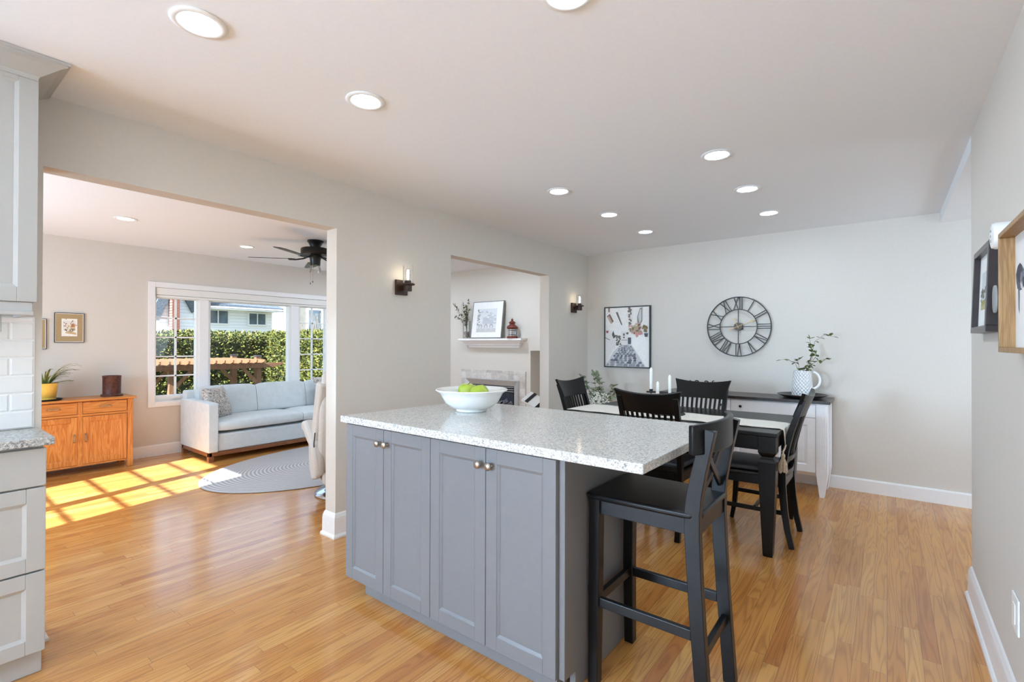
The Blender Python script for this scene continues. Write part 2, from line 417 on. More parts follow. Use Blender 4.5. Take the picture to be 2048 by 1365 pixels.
    def build(s, name, mat=None, parent=None, smooth=True, bevel=0, world=False, ang=40, sub=0, seg=2):
        bm = s.bm; bmesh.ops.recalc_face_normals(bm, faces=bm.faces[:])
        me = bpy.data.meshes.new(name)
        o = bpy.data.objects.new(name, me)
        if parent is None and not world:      # origin at the base of the mesh
            xs = [v.co for v in bm.verts]
            c = Vector(((min(v.x for v in xs) + max(v.x for v in xs)) / 2, (min(v.y for v in xs) + max(v.y for v in xs)) / 2, min(v.z for v in xs)))
            for v in bm.verts: v.co -= c
            o.location = c
        elif parent is not None and world:
            bm.transform(WORLD[parent.name].inverted())
        if smooth:
            for f in bm.faces: f.smooth = True
        bm.to_mesh(me); bm.free()
        for m in (s.mats or [mat]): me.materials.append(m)
        COL.objects.link(o)
        if parent is not None:
            o.parent = parent
            if world: WORLD[o.name] = WORLD[parent.name]
            else: WORLD[o.name] = WORLD.get(parent.name, Matrix())
        else: WORLD[o.name] = Matrix.Translation(o.location)
        if bevel:
            b = o.modifiers.new('bevel', 'BEVEL'); b.width = bevel; b.segments = seg; b.limit_method = 'ANGLE'; b.angle_limit = R(35); b.harden_normals = False
        if sub:
            b = o.modifiers.new('sub', 'SUBSURF'); b.levels = sub; b.render_levels = sub
        if smooth and not sub:
            try: me.set_sharp_from_angle(angle=R(ang))
            except Exception: pass
        return o
WORLD = {}
def tag(o, label, cat, group=None, kind=None):
    if label: o['label'] = label
    if cat: o['category'] = cat
    if group: o['group'] = group
    if kind: o['kind'] = kind
    return o
def thing(name, label, cat, loc=(0, 0, 0), rz=0, group=None, kind=None):
    o = bpy.data.objects.new(name, None); COL.objects.link(o); o.location = loc; o.rotation_euler = (0, 0, rz)
    o.empty_display_size = .1
    WORLD[o.name] = Matrix.Translation(loc) @ Matrix.Rotation(rz, 4, 'Z')
    return tag(o, label, cat, group, kind)
def struct(name, mb, mat, label=None, cat=None, parent=None, **kw):
    kw.setdefault('smooth', False)
    o = mb.build(name, mat, parent, world=True, **kw)
    if parent is None:
        o.location = (0, 0, 0)
        tag(o, label, cat, None, 'structure')
    return o
def dup(root, loc, rz, label, group=None):
    r = root.copy(); COL.objects.link(r); r.location = loc; r.rotation_euler = (0, 0, rz); r['label'] = label
    if group: r['group'] = group
    for ch in list(root.children):
        c = ch.copy(); COL.objects.link(c); c.parent = r
        for g in list(ch.children):
            d = g.copy(); COL.objects.link(d); d.parent = c
    return r

# ------------------------------------------------------------------ room shell
H = 2.42; XL = -2.96; XLb = -3.08; YB = 5.37; XW = -6.75; XR = .35
def holes_wall(axis, c0, c1, a0, a1, z0, z1, holes):
    """wall slab; axis 'x' = constant x (c0..c1) running along y; holes = (a,b,za,zb)"""
    mb = MB(); cuts = sorted(holes); cur = a0
    def b(p, q, za, zb):
        if q - p < 1e-6 or zb - za < 1e-6: return
        if axis == 'x': mb.box(c0, c1, p, q, za, zb)
        else: mb.box(p, q, c0, c1, za, zb)
    for (p, q, za, zb) in cuts:
        b(cur, p, z0, z1); b(p, q, z0, za); b(p, q, zb, z1); cur = q
    b(cur, a1, z0, z1)
    return mb
struct('floor', MB().prism([(-6.9, -1.35, -.12), (XLb, -1.35, -.12), (XLb, -6.15, -.12), (2.3, -6.15, -.12), (2.3, 5.52, -.12), (-6.9, 5.52, -.12)], (0, 0, .12)), M['floor'], 'honey oak strip floor running through every room', 'floor')
struct('ceiling', MB().prism([(-6.9, -1.35, H), (XLb, -1.35, H), (XLb, -6.15, H), (2.3, -6.15, H), (2.3, 5.62, H), (-6.9, 5.62, H)], (0, 0, .15)), M['ceiling'], 'smooth white ceiling over kitchen, dining and living rooms', 'ceiling')
struct('wall_left', holes_wall('x', XLb, XL, -6.1, YB, 0, H, [(-4.7, -2.9, .95, 2.15), (.428, 1.878, 0, 2.103), (2.97, 4.497, 0, 2.08)]), M['wall'],  # rearmost hole belongs to the added fill window
       'grey dividing wall with two openings to the living room', 'wall')
struct('wall_back', holes_wall('y', YB, YB + .25, -6.9, 2.3, 0, H, [(-3.83, -3.16, 0, 1.224)]), M['wall'],
       'light grey far wall behind the dining table and fireplace', 'wall')
struct('wall_window', holes_wall('x', XW - .15, XW, -1.35, YB, 0, H, [(1.93, 4.155, .625, 1.968)]), M['wall'],
       'light grey living room wall holding the picture window', 'wall')
struct('wall_side', holes_wall('y', -1.35, -1.2, XW, XLb, 0, H, [(-5.54, -4.80, .63, 2.10), (-4.735, -4.20, .63, 2.10)]), M['wall'],
       'living room side wall behind the kitchen cabinets', 'wall')
struct('wall_right', MB().box(XR, XR + .12, -6.1, 3.48, 0, H), M['wall'], 'light grey wall at the right with framed pictures', 'wall')
struct('wall_hall', MB().box(XR + .12, 2.3, 3.36, 3.48, 0, H), M['wall'], 'hall wall behind the right corner', 'wall')
struct('wall_end', holes_wall('x', 2.2, 2.35, 3.36, YB, 0, H, [(3.85, 5.05, .5, 2.1)]), M['wall'], 'end wall of the hall with its window', 'wall')
struct('wall_rear', holes_wall('y', -6.1, -5.98, XL, XR, 0, H, [(-2.5, -.1, .25, 2.15)]), M['wall'], 'kitchen wall behind the camera with its window', 'wall')
struct('sun_block_slab', MB().box(-3.0, 3, -10.5, -6.16, 2.32, 2.42), M['house_trim'], 'unseen roof slab added to keep sun out of the kitchen window', 'roof')  # added out of view to block sun from the kitchen floor
struct('trim_1', MB().box(XR, 2.2, 3.48, YB, 2.338, H), M['ceiling'], 'lowered ceiling bulkhead over the hall at right', 'trim')
# niche lining beside the fireplace
nb = MB().box(-3.83, -3.16, YB + .25, YB + .29, 0, 1.224)
struct('trim_2', nb, M['wall'], 'back of the low niche right of the fireplace', 'trim')

def base_profile(h):
    return [(0, 0), (.026, 0), (.026, .012), (.020, .022), (.016, .026), (.015, h - .05), (.013, h - .03), (.006, h - .008), (0, h)]
def baseboard(name, paths, h, label, prof=None):
    """paths = (points, closed); the board stands to the right of the walking direction, corners mitred"""
    mb = MB(); pr = prof or base_profile(h)
    for pts, closed in paths:
        n = len(pts); rings = []
        for i, p in enumerate(pts):
            p = Vector((p[0], p[1])); ds = []
            if closed or i > 0: ds.append((p - Vector(pts[i - 1])).normalized())
            if closed or i < n - 1: ds.append((Vector(pts[(i + 1) % n]) - p).normalized())
            ns = [Vector((d.y, -d.x)) for d in ds]
            m = ns[0] if len(ns) == 1 else (ns[0] + ns[1]) / (1 + ns[0].dot(ns[1]))
            rings.append([Vector((p.x + m.x * o_, p.y + m.y * o_, z)) for o_, z in pr])
        if closed: rings.append(rings[0])
        mb.loft(rings, True, not closed)
    bmesh.ops.remove_doubles(mb.bm, verts=mb.bm.verts[:], dist=1e-5)
    struct(name, mb, M['trim'], label, 'baseboard')
baseboard('baseboard_left', [([(XL, 2.97), (XLb, 2.97), (XLb, 1.878), (XL, 1.878)], True), ([(XLb, YB), (XLb, 4.497), (XL, 4.497), (XL, YB)], False), ([(XL, .405), (XL, .428), (XLb, .428), (XLb, -1.19)], False)],
          .165, 'white moulded baseboard around the dividing wall')
flat = [(0, 0), (.014, 0), (.014, .105), (.009, .117), (0, .117)]
baseboard('baseboard_back', [([(XL + .03, YB), (2.19, YB)], False)], .117, 'white baseboard along the dining wall', flat)
baseboard('baseboard_living', [([(XW, -1.19), (XW, YB - .01)], False)], .13, 'white baseboard along the living room window wall', [(0, 0), (.014, 0), (.014, .118), (.009, .13), (0, .13)])
baseboard('baseboard_right', [([(2.19, 3.48), (XR, 3.48), (XR, -5.9)], False)], .165, 'white baseboard with shoe moulding along the right wall')

# ---- windows
def picture_window():
    w = thing('window_1', 'wide white three-part picture window in the living room', 'window', (XW, 3.04, .57), 0, None, 'structure')
    y0, y1, z0, z1 = 1.93, 4.155, .625, 1.968
    cs = MB()
    for a in ((y0 - .068, y0, z0 - .058, z1 + .062), (y1, y1 + .068, z0 - .058, z1 + .062), (y0, y1, z1, z1 + .062), (y0, y1, z0 - .058, z0)):
        cs.box(XW, XW + .018, *a)
    cs.build('casing', M['trim'], w, False, .003, True)
    fr = MB(); X0, X1 = XW - .12, XW - .045
    zs = (.692, 1.845)
    gl = [(1.955, 2.372), (2.535, 3.545), (3.722, 4.13)]
    fr.box(X0, X1, y0, y1, z0, zs[0]).box(X0, X1, y0, y1, zs[1], z1)
    for a, b in ((y0, 1.955), (2.372, 2.535), (3.545, 3.722), (4.13, y1)): fr.box(X0, X1, a, b, zs[0], zs[1])
    fr.box(XW - .02, XW + .005, y0, y1, z0 - .012, z0 + .006)
    for a, b in ((2.40, 2.505), (3.575, 3.69)): fr.box(X1, X1 + .025, a, b, zs[0] - .02, zs[1] + .02)
    fr.build('frame', M['trim'], w, False, .003, True)
    for i, (a, b) in enumerate(gl):
        MB().box(XW - .088, XW - .082, a, b, zs[0], zs[1]).build('glass', M['pane'], w, False, 0, True)
        if i != 1:
            mu = MB(); m = (a + b) / 2
            mu.box(XW - .098, XW - .072, m - .009, m + .009, zs[0], zs[1])
            for k in range(1, 5):
                zz = zs[0] + (zs[1] - zs[0]) * k / 5; mu.box(XW - .098, XW - .072, a, b, zz - .008, zz + .008)
            mu.build('muntin_grid', M['trim'], w, False, 0, True)
    bl = MB().box(XW - .042, XW + .002, y0 + .01, y1 - .01, 1.885, 1.966); bl.tube([(XW - .02, y0 + .015, 1.868), (XW - .02, y1 - .015, 1.868)], .016, 10)
    bl.build('roller_blind', M['blind'], w, True, .004, True)
    hd = MB().box(XW - .045, XW - .015, 2.12, 2.2, .652, .668); hd.bar((XW - .02, 2.13, .67), (XW + .0, 2.19, .675), .01, .012)
    hd.build('crank_handle', M['plastic_white'], w, True, .003, True)
picture_window()
def side_window(name, label, x0, x1, y, z0, z1, rows, axis='y'):
    w = thing(name, label, 'window', ((x0 + x1) / 2, y, z0) if axis == 'y' else (y, (x0 + x1) / 2, z0), 0, None, 'structure')
    def bx(mb, a, b, c, d, za, zb):
        return mb.box(a, b, c, d, za, zb) if axis == 'y' else mb.box(c, d, a, b, za, zb)
    fr = MB()
    for a in ((x0, x0 + .03, z0, z1), (x1 - .03, x1, z0, z1), (x0, x1, z0, z0 + .03), (x0, x1, z1 - .03, z1)): bx(fr, a[0], a[1], y - .04, y + .03, a[2], a[3])
    fr.build('frame', M['trim'], w, False, 0, True)
    g = MB(); bx(g, x0 + .03, x1 - .03, y - .008, y - .003, z0 + .03, z1 - .03); g.build('glass', M['pane'], w, False, 0, True)
    if rows:
        mu = MB()
        for k in range(1, rows):
            zz = z0 + (z1 - z0) * k / rows; bx(mu, x0, x1, y - .015, y + .01, zz - .009, zz + .009)
        mu.build('muntin_grid', M['trim'], w, False, 0, True)
side_window('window_2', 'sunny side window of the living room, out of view', -5.54, -4.80, -1.28, .63, 2.10, 7)
side_window('window_3', 'narrower sunny side window of the living room, out of view', -4.735, -4.20, -1.28, .63, 2.10, 7)
side_window('window_4', 'kitchen window behind the camera', -2.5, -.1, -6.05, .25, 2.15, 0)
side_window('window_6', 'added unseen window framing the kitchen fill light', -4.7, -2.9, -3.03, .95, 2.15, 0, 'x')  # window added only to carry the kitchen fill
side_window('window_5', 'hall window around the right corner', 3.85, 5.05, 2.28, .5, 2.1, 0, 'x')
# ------------------------------------------------------------------ cabinets
def axes(o_, u, n):
    """local frame: x along u, y along outward n, z up, origin o_"""
    u, n, o_ = Vector(u), Vector(n), Vector(o_)
    return Matrix(((u.x, n.x, 0, o_.x), (u.y, n.y, 0, o_.y), (u.z, n.z, 1, o_.z), (0, 0, 0, 1)))
def panel_front(mb, A, w, h, t=.02, st=.058, bead=.011, rec=.009, raised=False):
    """framed door front: w wide, h high, lower left corner at A origin, thickness t behind y=0"""
    f = lambda a, b, c, d, y0, y1: mb.box(a, b, y0, y1, c, d, A)
    f(0, st, 0, h, -t, 0); f(w - st, w, 0, h, -t, 0); f(st, w - st, 0, st, -t, 0); f(st, w - st, h - st, h, -t, 0)
    f(st, w - st, st, h - st, -t, -rec)
    a, b, c, d = st, w - st, st, h - st
    P = lambda x, y, z: A @ Vector((x, y, z))
    o = [(a, c), (b, c), (b, d), (a, d)]; i = [(a + bead, c + bead), (b - bead, c + bead), (b - bead, d - bead), (a + bead, d - bead)]
    for k in range(4):
        q = (k + 1) % 4
        A0, A1, B1, B0 = P(o[k][0], -.002, o[k][1]), P(o[q][0], -.002, o[q][1]), P(i[q][0], -rec + .001, i[q][1]), P(i[k][0], -rec + .001, i[k][1])
        A2, A3 = P(o[k][0], -rec, o[k][1]), P(o[q][0], -rec, o[q][1])
        va = [mb.bm.verts.new(v) for v in (A0, A1, B1, B0)]; mb._f(va)
    if raised:
        g = .028; mb.box(a + g, b - g, -rec, -.003, c + g, d - g, A)
    return mb
def knob(parent, A, mat, r=.016, out=.03):
    mb = MB(); m = A.to_3x3().to_4x4() @ Matrix.Rotation(-PI / 2, 4, 'X')
    mb.lathe([(.009, 0), (.009, .003), (.005, .006), (.005, .013), (r * .75, .016), (r, .021), (r * .93, .026), (r * .55, .03), (0, .031)], A.translation, 18, m)
    return mb.build('knob', mat, parent, True, 0, True, 60)

# kitchen run at the left
kb = thing('base_cabinet', 'pale grey base cabinet with three drawer fronts at left edge', 'cabinet', (-2.81, -.4, 0))
MB().box(XL + .001, -2.662, -1.2, .392, .10, .915).box(XL + .001, -2.692, -1.2, .395, 0, .10).build('body', M['cab_white'], kb, False, .002, True)
for (za, zb, flatf) in ((.755, .902, 1), (.424, .748, 0), (.104, .417, 0)):
    mb = MB(); A = axes((-2.64, -.42, za), (0, 1, 0), (1, 0, 0))
    if flatf: mb.box(0, .817, -.021, 0, 0, zb - za, A)
    else: panel_front(mb, A, .817, zb - za, .021, .056)
    mb.build('drawer_front', M['cab_white'], kb, False, .002, True)
    mb = MB(); A = axes((-2.64, -1.2, za), (0, 1, 0), (1, 0, 0)); panel_front(mb, A, .775, zb - za, .021, .056); mb.build('drawer_front', M['cab_white'], kb, False, .002, True)
ct = MB().box(XL + .001, -2.612, -1.2, .418, .9155, .946).build('countertop', M['granite_dark'], None, False, .003)
tag(ct, 'grey speckled stone countertop on the base cabinet at left', 'countertop')
uc = thing('upper_cabinet', 'pale wall cabinet with crown moulding high at the left edge', 'cabinet', (-2.81, -.4, 1.43))
MB().box(XL + .001, -2.662, -1.2, .362, 1.477, 2.395).build('body', M['cab_white'], uc, False, .001, True)
for ya in (-.53, -1.2):
    mb = MB(); A = axes((-2.64, ya, 1.477), (0, 1, 0), (1, 0, 0)); panel_front(mb, A, .897 if ya > -1 else .66, .908, .021, .056)
    mb.build('door', M['cab_white'], uc, False, .002, True)
lr = MB().box(-2.668, -2.648, -1.2, .355, 1.425, 1.476).box(XL + .001, -2.668, .335, .355, 1.425, 1.476)
lr.box(-2.66, -2.640, -1.2, .358, 1.425, 1.440).box(-2.73, -2.712, .26, .278, 1.36, 1.43)
lr.build('light_rail', M['cab_white'], uc, False, .002, True)
cp = [(0, 2.365), (.004, 2.345), (.012, 2.345), (.018, 2.36), (.022, 2.362), (.04, 2.374), (.07, 2.395), (.088, 2.402), (.088, 2.407), (.096, 2.409), (.096, 2.4185), (0, 2.4185)]
cm = MB()
fr_ = [Vector((-2.645 + o_, -1.2, z)) for o_, z in cp]; co_ = [Vector((-2.645 + o_, .350 + o_, z)) for o_, z in cp]; bk_ = [Vector((XL + .001, .350 + o_, z)) for o_, z in cp]
cm.loft([fr_, co_, bk_], True, True); cm.build('crown_moulding', M['cab_white'], uc, False, 0, True)
# backsplash
bs = MB(); th = .0765; z = .948; row = 0
bs.box(XL + .0005, XL + .005, -1.2, .404, .948, 1.43)
while z < 1.42:
    zt = min(z + th - .002, 1.43); y = .404
    first = .152 if row % 2 == 0 else .076
    w = first
    while y > -1.2:
        y0 = max(y - w, -1.2); b_ = .006
        if y - y0 > .014 and zt - z > .014:
            bs.loft([[Vector((XL + .005, yy, zz)) for yy, zz in ((y0, z), (y - .002, z), (y - .002, zt), (y0, zt))],
                     [Vector((XL + .009, yy, zz)) for yy, zz in ((y0 + b_, z + b_), (y - .002 - b_, z + b_), (y - .002 - b_, zt - b_), (y0 + b_, zt - b_))]], True, True)
        y -= w; w = .152
    z += th; row += 1
struct('trim_3', bs, M['ceramic'], 'white bevelled subway tile backsplash', 'backsplash')

# ------------------------------------------------------------------ island
isl = thing('kitchen_island', 'grey kitchen island cabinet with four panelled doors', 'island', (-1.6, 1.85, 0))
DX = [-2.288, -1.971, -1.635, -1.304, -.962]; DY = 1.515
MB().box(-2.284, -.964, DY + .021, 2.12, .076, .8995).box(-2.174, -.985, 1.558, 2.10, 0, .077).build('body', M['cab_grey'], isl, False, .002, True)
ep = MB().prism([(-.9635, 1.535, .0765), (-.9635, 1.535, .8995), (-.9635, 2.125, .8995), (-.9635, 2.125, 0), (-.9635, 1.615, 0), (-.9635, 1.615, .0765)], (.0255, 0, 0))
ep.build('end_panel', M['cab_grey'], isl, False, .0015, True)
for k in range(4):
    w = DX[k + 1] - DX[k] - .003
    A = axes((DX[k], DY, .078), (1, 0, 0), (0, -1, 0))
    d = panel_front(MB(), A, w, .812, .02, .058).build('door', M['cab_grey'], isl, False, .0015, True)
    xk = DX[k] + (w - .027 if k % 2 == 0 else .027)
    knob(d, axes((xk, DY, .822), (1, 0, 0), (0, -1, 0)), M['nickel'], .017)
it = MB().prism([(-2.303, 1.487, .900), (-.618, 1.487, .900), (-.606, 2.412, .900), (-2.205, 2.412, .900)], (0, 0, .035)).build('island_countertop', M['granite'], None, False, .004)
tag(it, 'pale speckled quartz top on the grey kitchen island', 'countertop')

# fruit bowl and apples
bwl = MB().lathe([(.0, .0), (.085, .0), (.088, .004), (.082, .012), (.115, .022), (.152, .052), (.170, .085), (.180, .104), (.202, .116), (.206, .121), (.202, .125), (.186, .119), (.170, .112), (.160, .088), (.142, .055), (.105, .028), (.05, .018), (0, .016)], (-1.878, 2.055, .936), 48)
bwl = bwl.build('fruit_bowl', M['ceramic'], None, True, 0); tag(bwl, 'white ceramic bowl holding two green apples on island top', 'bowl')
def apple_mat():
    t = NT('green_apple'); p = t.coord(); n = t.noise(p, 9, 3); v = t.noise(p, 140, 1)
    col = t.ramp(n, [(.3, (150, 172, 40)), (.7, (186, 202, 80))]); k = t.math('GREATER_THAN', v, .70)
    col = t.mix(t.math('MULTIPLY', k, .5), col, lin((224, 226, 150))); t.bsdf(col, .28, 0, .5, coat=.2); return t.m
M['apple'] = apple_mat()
def apple(x, y, z, r, tilt, label):
    a = thing('apple', label, 'apple', (x, y, z), 0, 'green apples in the bowl')
    prof = [(0.001, .16), (.25, .02), (.5, 0.0), (.78, .22), (.97, .65), (1.0, .98), (.93, 1.35), (.72, 1.62), (.45, 1.74), (.2, 1.70), (.06, 1.58), (0.001, 1.54)]
    m = Matrix.Rotation(tilt, 4, 'Y')
    MB().lathe([(q * r, zz * r) for q, zz in prof], (0, 0, 0), 28, m, False).build('flesh', M['apple'], a, True, 0)
    MB().tube([m @ Vector((0, 0, 1.54 * r)), m @ Vector((.003, 0, 1.75 * r)), m @ Vector((.010, .003, 1.92 * r))], [.0022, .0018, .0024], 6).build('stem', M['stem'], a)
apple(-1.935, 2.075, .985, .058, .12, 'green apple in the bowl, the left one with its stem up')
apple(-1.795, 2.055, .987, .057, -.5, 'green apple in the bowl, the right one lying tilted')

# ------------------------------------------------------------------ bar stool
def bar_stool():
    t = thing('bar_stool', 'black wooden bar stool with cross back at the island end', 'stool', (-.71, 1.87, 0))
    m = M['black_stool']
    Y0, Y1 = 1.692, 2.052
    st = MB(); ring = []
    pts = [(-.935, Y0 - .005), (-.915, Y0 - .014), (-.53, Y0 - .002), (-.50, Y0 + .03), (-.50, Y1 - .03), (-.53, Y1 + .002), (-.915, Y1 + .014), (-.935, Y1 + .005)]
    st.prism([(x, y, .716) for x, y in pts], (0, 0, .024)); st.build('seat', m, t, True, .009, True, 30, 0, 3)
    for y in (Y0 + .022, Y1 - .022):
        MB().sweep([(-.905, y + (-.008 if y < 1.8 else .008), 0), (-.905, y, .35), (-.902, y, .716)], [.040, .044, .046], [.040, .044, .046], (1, 0, 0)).build('front_leg', m, t, False, .003, True)
    PX = [(0, -.486), (.19, -.500), (.36, -.513), (.53, -.523), (.66, -.529), (.74, -.529), (.80, -.523), (.88, -.508), (.96, -.490), (1.03, -.474)]
    for y in (Y0 + .018, Y1 - .018):
        MB().sweep([(x, y, z) for z, x in PX], .036, [.046, .046, .047, .049, .051, .052, .051, .048, .045, .042], (0, 1, 0)).build('rear_leg', m, t, True, .002, True, 30)
    for y in (Y0 + .022, Y1 - .022): MB().box(-.882, -.545, y - .011, y + .011, .660, .7155).build('apron', m, t, False, .002, True)
    for x in (-.905, -.52): MB().box(x - .011, x + .011, Y0 + .04, Y1 - .04, .660, .7155).build('apron', m, t, False, .002, True)
    for y in (Y0 + .02, Y1 - .02): MB().box(-.885, -.535, y - .010, y + .010, .298, .334).build('stretcher', m, t, False, .002, True)
    MB().box(-.914, -.894, Y0 + .04, Y1 - .04, .300, .336).build('stretcher', m, t, False, .002, True)
    MB().box(-.515, -.495, Y0 + .034, Y1 - .034, .226, .262).build('stretcher', m, t, False, .002, True)
    def rail(u, v):
        y = 1.872 + (u - .5) * .455; a = (u - .5) * 2
        return (-.462 - .056 * a * a, y, .948 + v * .100 + .008 * (1 - a * a) * (v - .3)), (1, .42 * a, 0)
    MB().slab(rail, 20, 3, .021).build('back_rail', m, t, True, .005, True, 40)
    ya, yb = Y0 + .036, Y1 - .036
    MB().sweep([(-.523, ya, .775), (-.512, (ya + yb) / 2 - .03, .838), (-.508, (ya + yb) / 2 + .03, .878), (-.503, yb - .04, .948)], .012, .026, (1, 0, 0)).build('cross_slat', m, t, True, .002, True)
    MB().sweep([(-.523, yb, .775), (-.508, (ya + yb) / 2 + .03, .838), (-.504, (ya + yb) / 2 - .03, .878), (-.503, ya + .04, .948)], .012, .026, (1, 0, 0)).build('cross_slat', m, t, True, .002, True)
bar_stool()

# ------------------------------------------------------------------ dining set
tb = thing('dining_table', 'black rectangular dining table with turned tapering legs', 'table', (-1.29, 3.805, 0))
TX0, TX1, TY0, TY1, TZ = -2.05, -.53, 3.325, 4.275, .775
MB().box(TX0, TX1, TY0, TY1, TZ - .026, TZ).build('tabletop', M['black_wood'], tb, False, .005, True)
ap = MB()
ap.box(TX0 + .11, TX1 - .11, TY0 + .018, TY0 + .038, .66, TZ - .027).box(TX0 + .11, TX1 - .11, TY1 - .038, TY1 - .018, .66, TZ - .027)
ap.box(TX0 + .018, TX0 + .038, TY0 + .11, TY1 - .11, .66, TZ - .027).box(TX1 - .038, TX1 - .018, TY0 + .11, TY1 - .11, .66, TZ - .027)
ap.build('apron', M['black_wood'], tb, False, .002, True)
for x in (TX0 + .058, TX1 - .058):
    for y in (TY0 + .058, TY1 - .058):
        lg = MB(); rr = []
        for z, hw in ((0, .026), (.02, .028), (.45, .046), (.588, .050), (.602, .044), (.615, .034), (.622, .034), (.635, .044), (.648, .050), (TZ - .027, .050)):
            rr.append([Vector((x + sx * hw, y + sy * hw, z)) for sx, sy in ((-1, -1), (1, -1), (1, 1), (-1, 1))])
        lg.loft(rr, True, True); lg.build('leg', M['black_wood'], tb, False, .002, True)

def make_chair(label):
    t = thing('dining_chair', label, 'chair', (0, 0, 0), 0, 'dining chairs around the black table')
    m = M['black_wood']
    # rear leg curve: (z, y)
    RC = [(0, -.222), (.12, -.196), (.25, -.178), (.40, -.166), (.52, -.168), (.64, -.188), (.76, -.218), (.88, -.258), (.965, -.292)]
    for s in (-1, 1):
        MB().sweep([(s * (.188 + (.012 * max(0, z - .5) / .46)), y, z) for z, y in RC], .034, [.032, .036, .040, .044, .044, .040, .036, .030, .024], (1, 0, 0)).build('rear_leg', m, t, True, .002, False, 30)
        MB().sweep([(s * .198, .232, 0), (s * .198, .212, .12), (s * .198, .200, .28), (s * .198, .196, .455)], [.026, .032, .038, .042], [.026, .032, .038, .042], (1, 0, 0)).build('front_leg', m, t, True, .003, False, 30)
    MB().prism([(-.225, .235, .447), (-.235, .2, .447), (-.205, -.165, .447), (.205, -.165, .447), (.235, .2, .447), (.225, .235, .447)], (0, 0, .02)).build('seat', m, t, False, .005)
    cu = MB()
    def cush(u, v):
        a = u * 2 - 1; b = v * 2 - 1
        x = a * (.188 + .024 * (b + 1) / 2); y = .03 + b * .19
        return (x, y, .487 + .008 * (1 - a ** 4) * (1 - b ** 4)), (0, 0, 1)
    cu.slab(cush, 10, 10, .034); cu.build('cushion', M['leather'], t, True, .010, False, 50)
    for y, x0 in ((.215, .178), (-.172, .17)): MB().box(-x0, x0, y - .010, y + .010, .385, .447).build('apron', m, t, False, .002)
    for s in (-1, 1):
        MB().bar((s * .19, -.16, .416), (s * .2, .2, .416), .06, .018, (1, 0, 0)).build('apron', m, t, False, .002)
        MB().bar((s * .188, -.185, .22), (s * .198, .205, .22), .028, .016, (1, 0, 0)).build('stretcher', m, t, False, .002)
    MB().box(-.19, .19, -.01, .006, .212, .238).build('stretcher', m, t, False, .002)
    def by(z):
        for (z0, y0), (z1, y1) in zip(RC, RC[1:]):
            if z0 <= z <= z1: return y0 + (y1 - y0) * (z - z0) / (z1 - z0)
        return RC[-1][1] - (z - RC[-1][0]) * .3
    def crest(u, v):
        a = u * 2 - 1; z = .850 + v * (.134 + .026 * a * a)
        x = a * (.204 + .033 * v ** 1.6); return (x, by(z) - .030 * (1 - a * a) + .012, z), (0, 1, .25)
    MB().slab(crest, 16, 6, .022).build('crest_rail', m, t, True, .003, False, 50)
    def lower(zz):
        def f(u, v):
            a = u * 2 - 1; z = zz + v * .036; return (a * .176, by(z) - .026 * (1 - a * a), z), (0, 1, 0)
        return f
    MB().slab(lower(.545), 12, 1, .018).build('lower_rail', m, t, True, .002, False, 50)
    MB().slab(lower(.452), 12, 1, .018).build('lower_rail', m, t, True, .002, False, 50)
    for k in range(9):
        a = -1 + 2 * (k + .5 + .15) / 9.3
        x0 = a * .165; x1 = a * .182; pts = []
        for q in range(6):
            z = .578 + (.856 - .578) * q / 5; xx = x0 + (x1 - x0) * q / 5; pts.append((xx, by(z) - .026 * (1 - a * a) + .004, z))
        MB().sweep(pts, .017, .011, (1, 0, 0)).build('slat', m, t, True, 0, False, 30)
    return t
ch = make_chair('black slat-back dining chair on the island side of the table, back to camera')
ch.location = (-1.292, 3.455, 0)
dup(ch, (-1.285, 4.115, 0), PI, 'black slat-back dining chair between the table and the white buffet')
dup(ch, (-2.0, 3.835, 0), -PI / 2, 'black slat-back dining chair at the left table end by the greenery')
dup(ch, (-.708, 3.775, 0), PI / 2, 'black slat-back dining chair at the right table end beside the tassel')

# runner with tassel
rn = thing('table_runner', 'pale linen table runner with a tassel hanging off the right end', 'table runner', (-1.29, 3.70, TZ))
def rrun(u, v):
    s = -.02 + u * 1.60; x = TX0 - .02 + s
    yn = 3.448 + .052 * u + .006 * math.sin(u * 15); yf = 3.905 - .10 * u
    y = yn + (yf - yn) * v; z = TZ + .004 + .0012 * math.sin(u * 40 + v * 4)
    return x, y, z
mb = MB(); nu, nv = 60, 6; g = []
for i in range(nu + 1):
    r_ = []
    for j in range(nv + 1):
        u, v = i / nu, j / nv; x, y, z = rrun(u, v)
        if x > TX1 + .006:                       # falls over the table end towards a point
            q = min(1, (x - TX1 - .006) / .02); z = TZ - .002 - q * .0; x = TX1 + .006
        r_.append((x, y, z))
    g.append(r_)
for k in range(1, 7):                            # hanging pointed end
    f = k / 6; r_ = []
    for j in range(nv + 1):
        v = j / nv; x, y, z = g[nu][j]; ym = 3.56
        r_.append((TX1 + .008, ym + (y - ym) * (1 - f), TZ - .004 - .10 * f))
    g.append(r_)
A = [[mb.bm.verts.new(p) for p in r_] for r_ in g]
for i in range(len(A) - 1):
    for j in range(nv): mb._f([A[i][j], A[i + 1][j], A[i + 1][j + 1], A[i][j + 1]])
ro = mb.build('cloth', M['linen'], rn, True, 0, True, 80)
sm = ro.modifiers.new('thick', 'SOLIDIFY'); sm.thickness = .003; sm.offset = 1
ts = MB(); ty = 3.42
ts.tube([(TX1 + .012, 3.56, TZ - .105), (TX1 + .014, 3.50, TZ - .12), (TX1 + .016, ty + .01, TZ - .125), (TX1 + .018, ty, TZ - .14)], .006, 8)
ts.lathe([(.004, 0), (.012, -.004), (.013, -.02), (.009, -.028)], (TX1 + .018, ty, TZ - .135), 12)
random.seed(4)
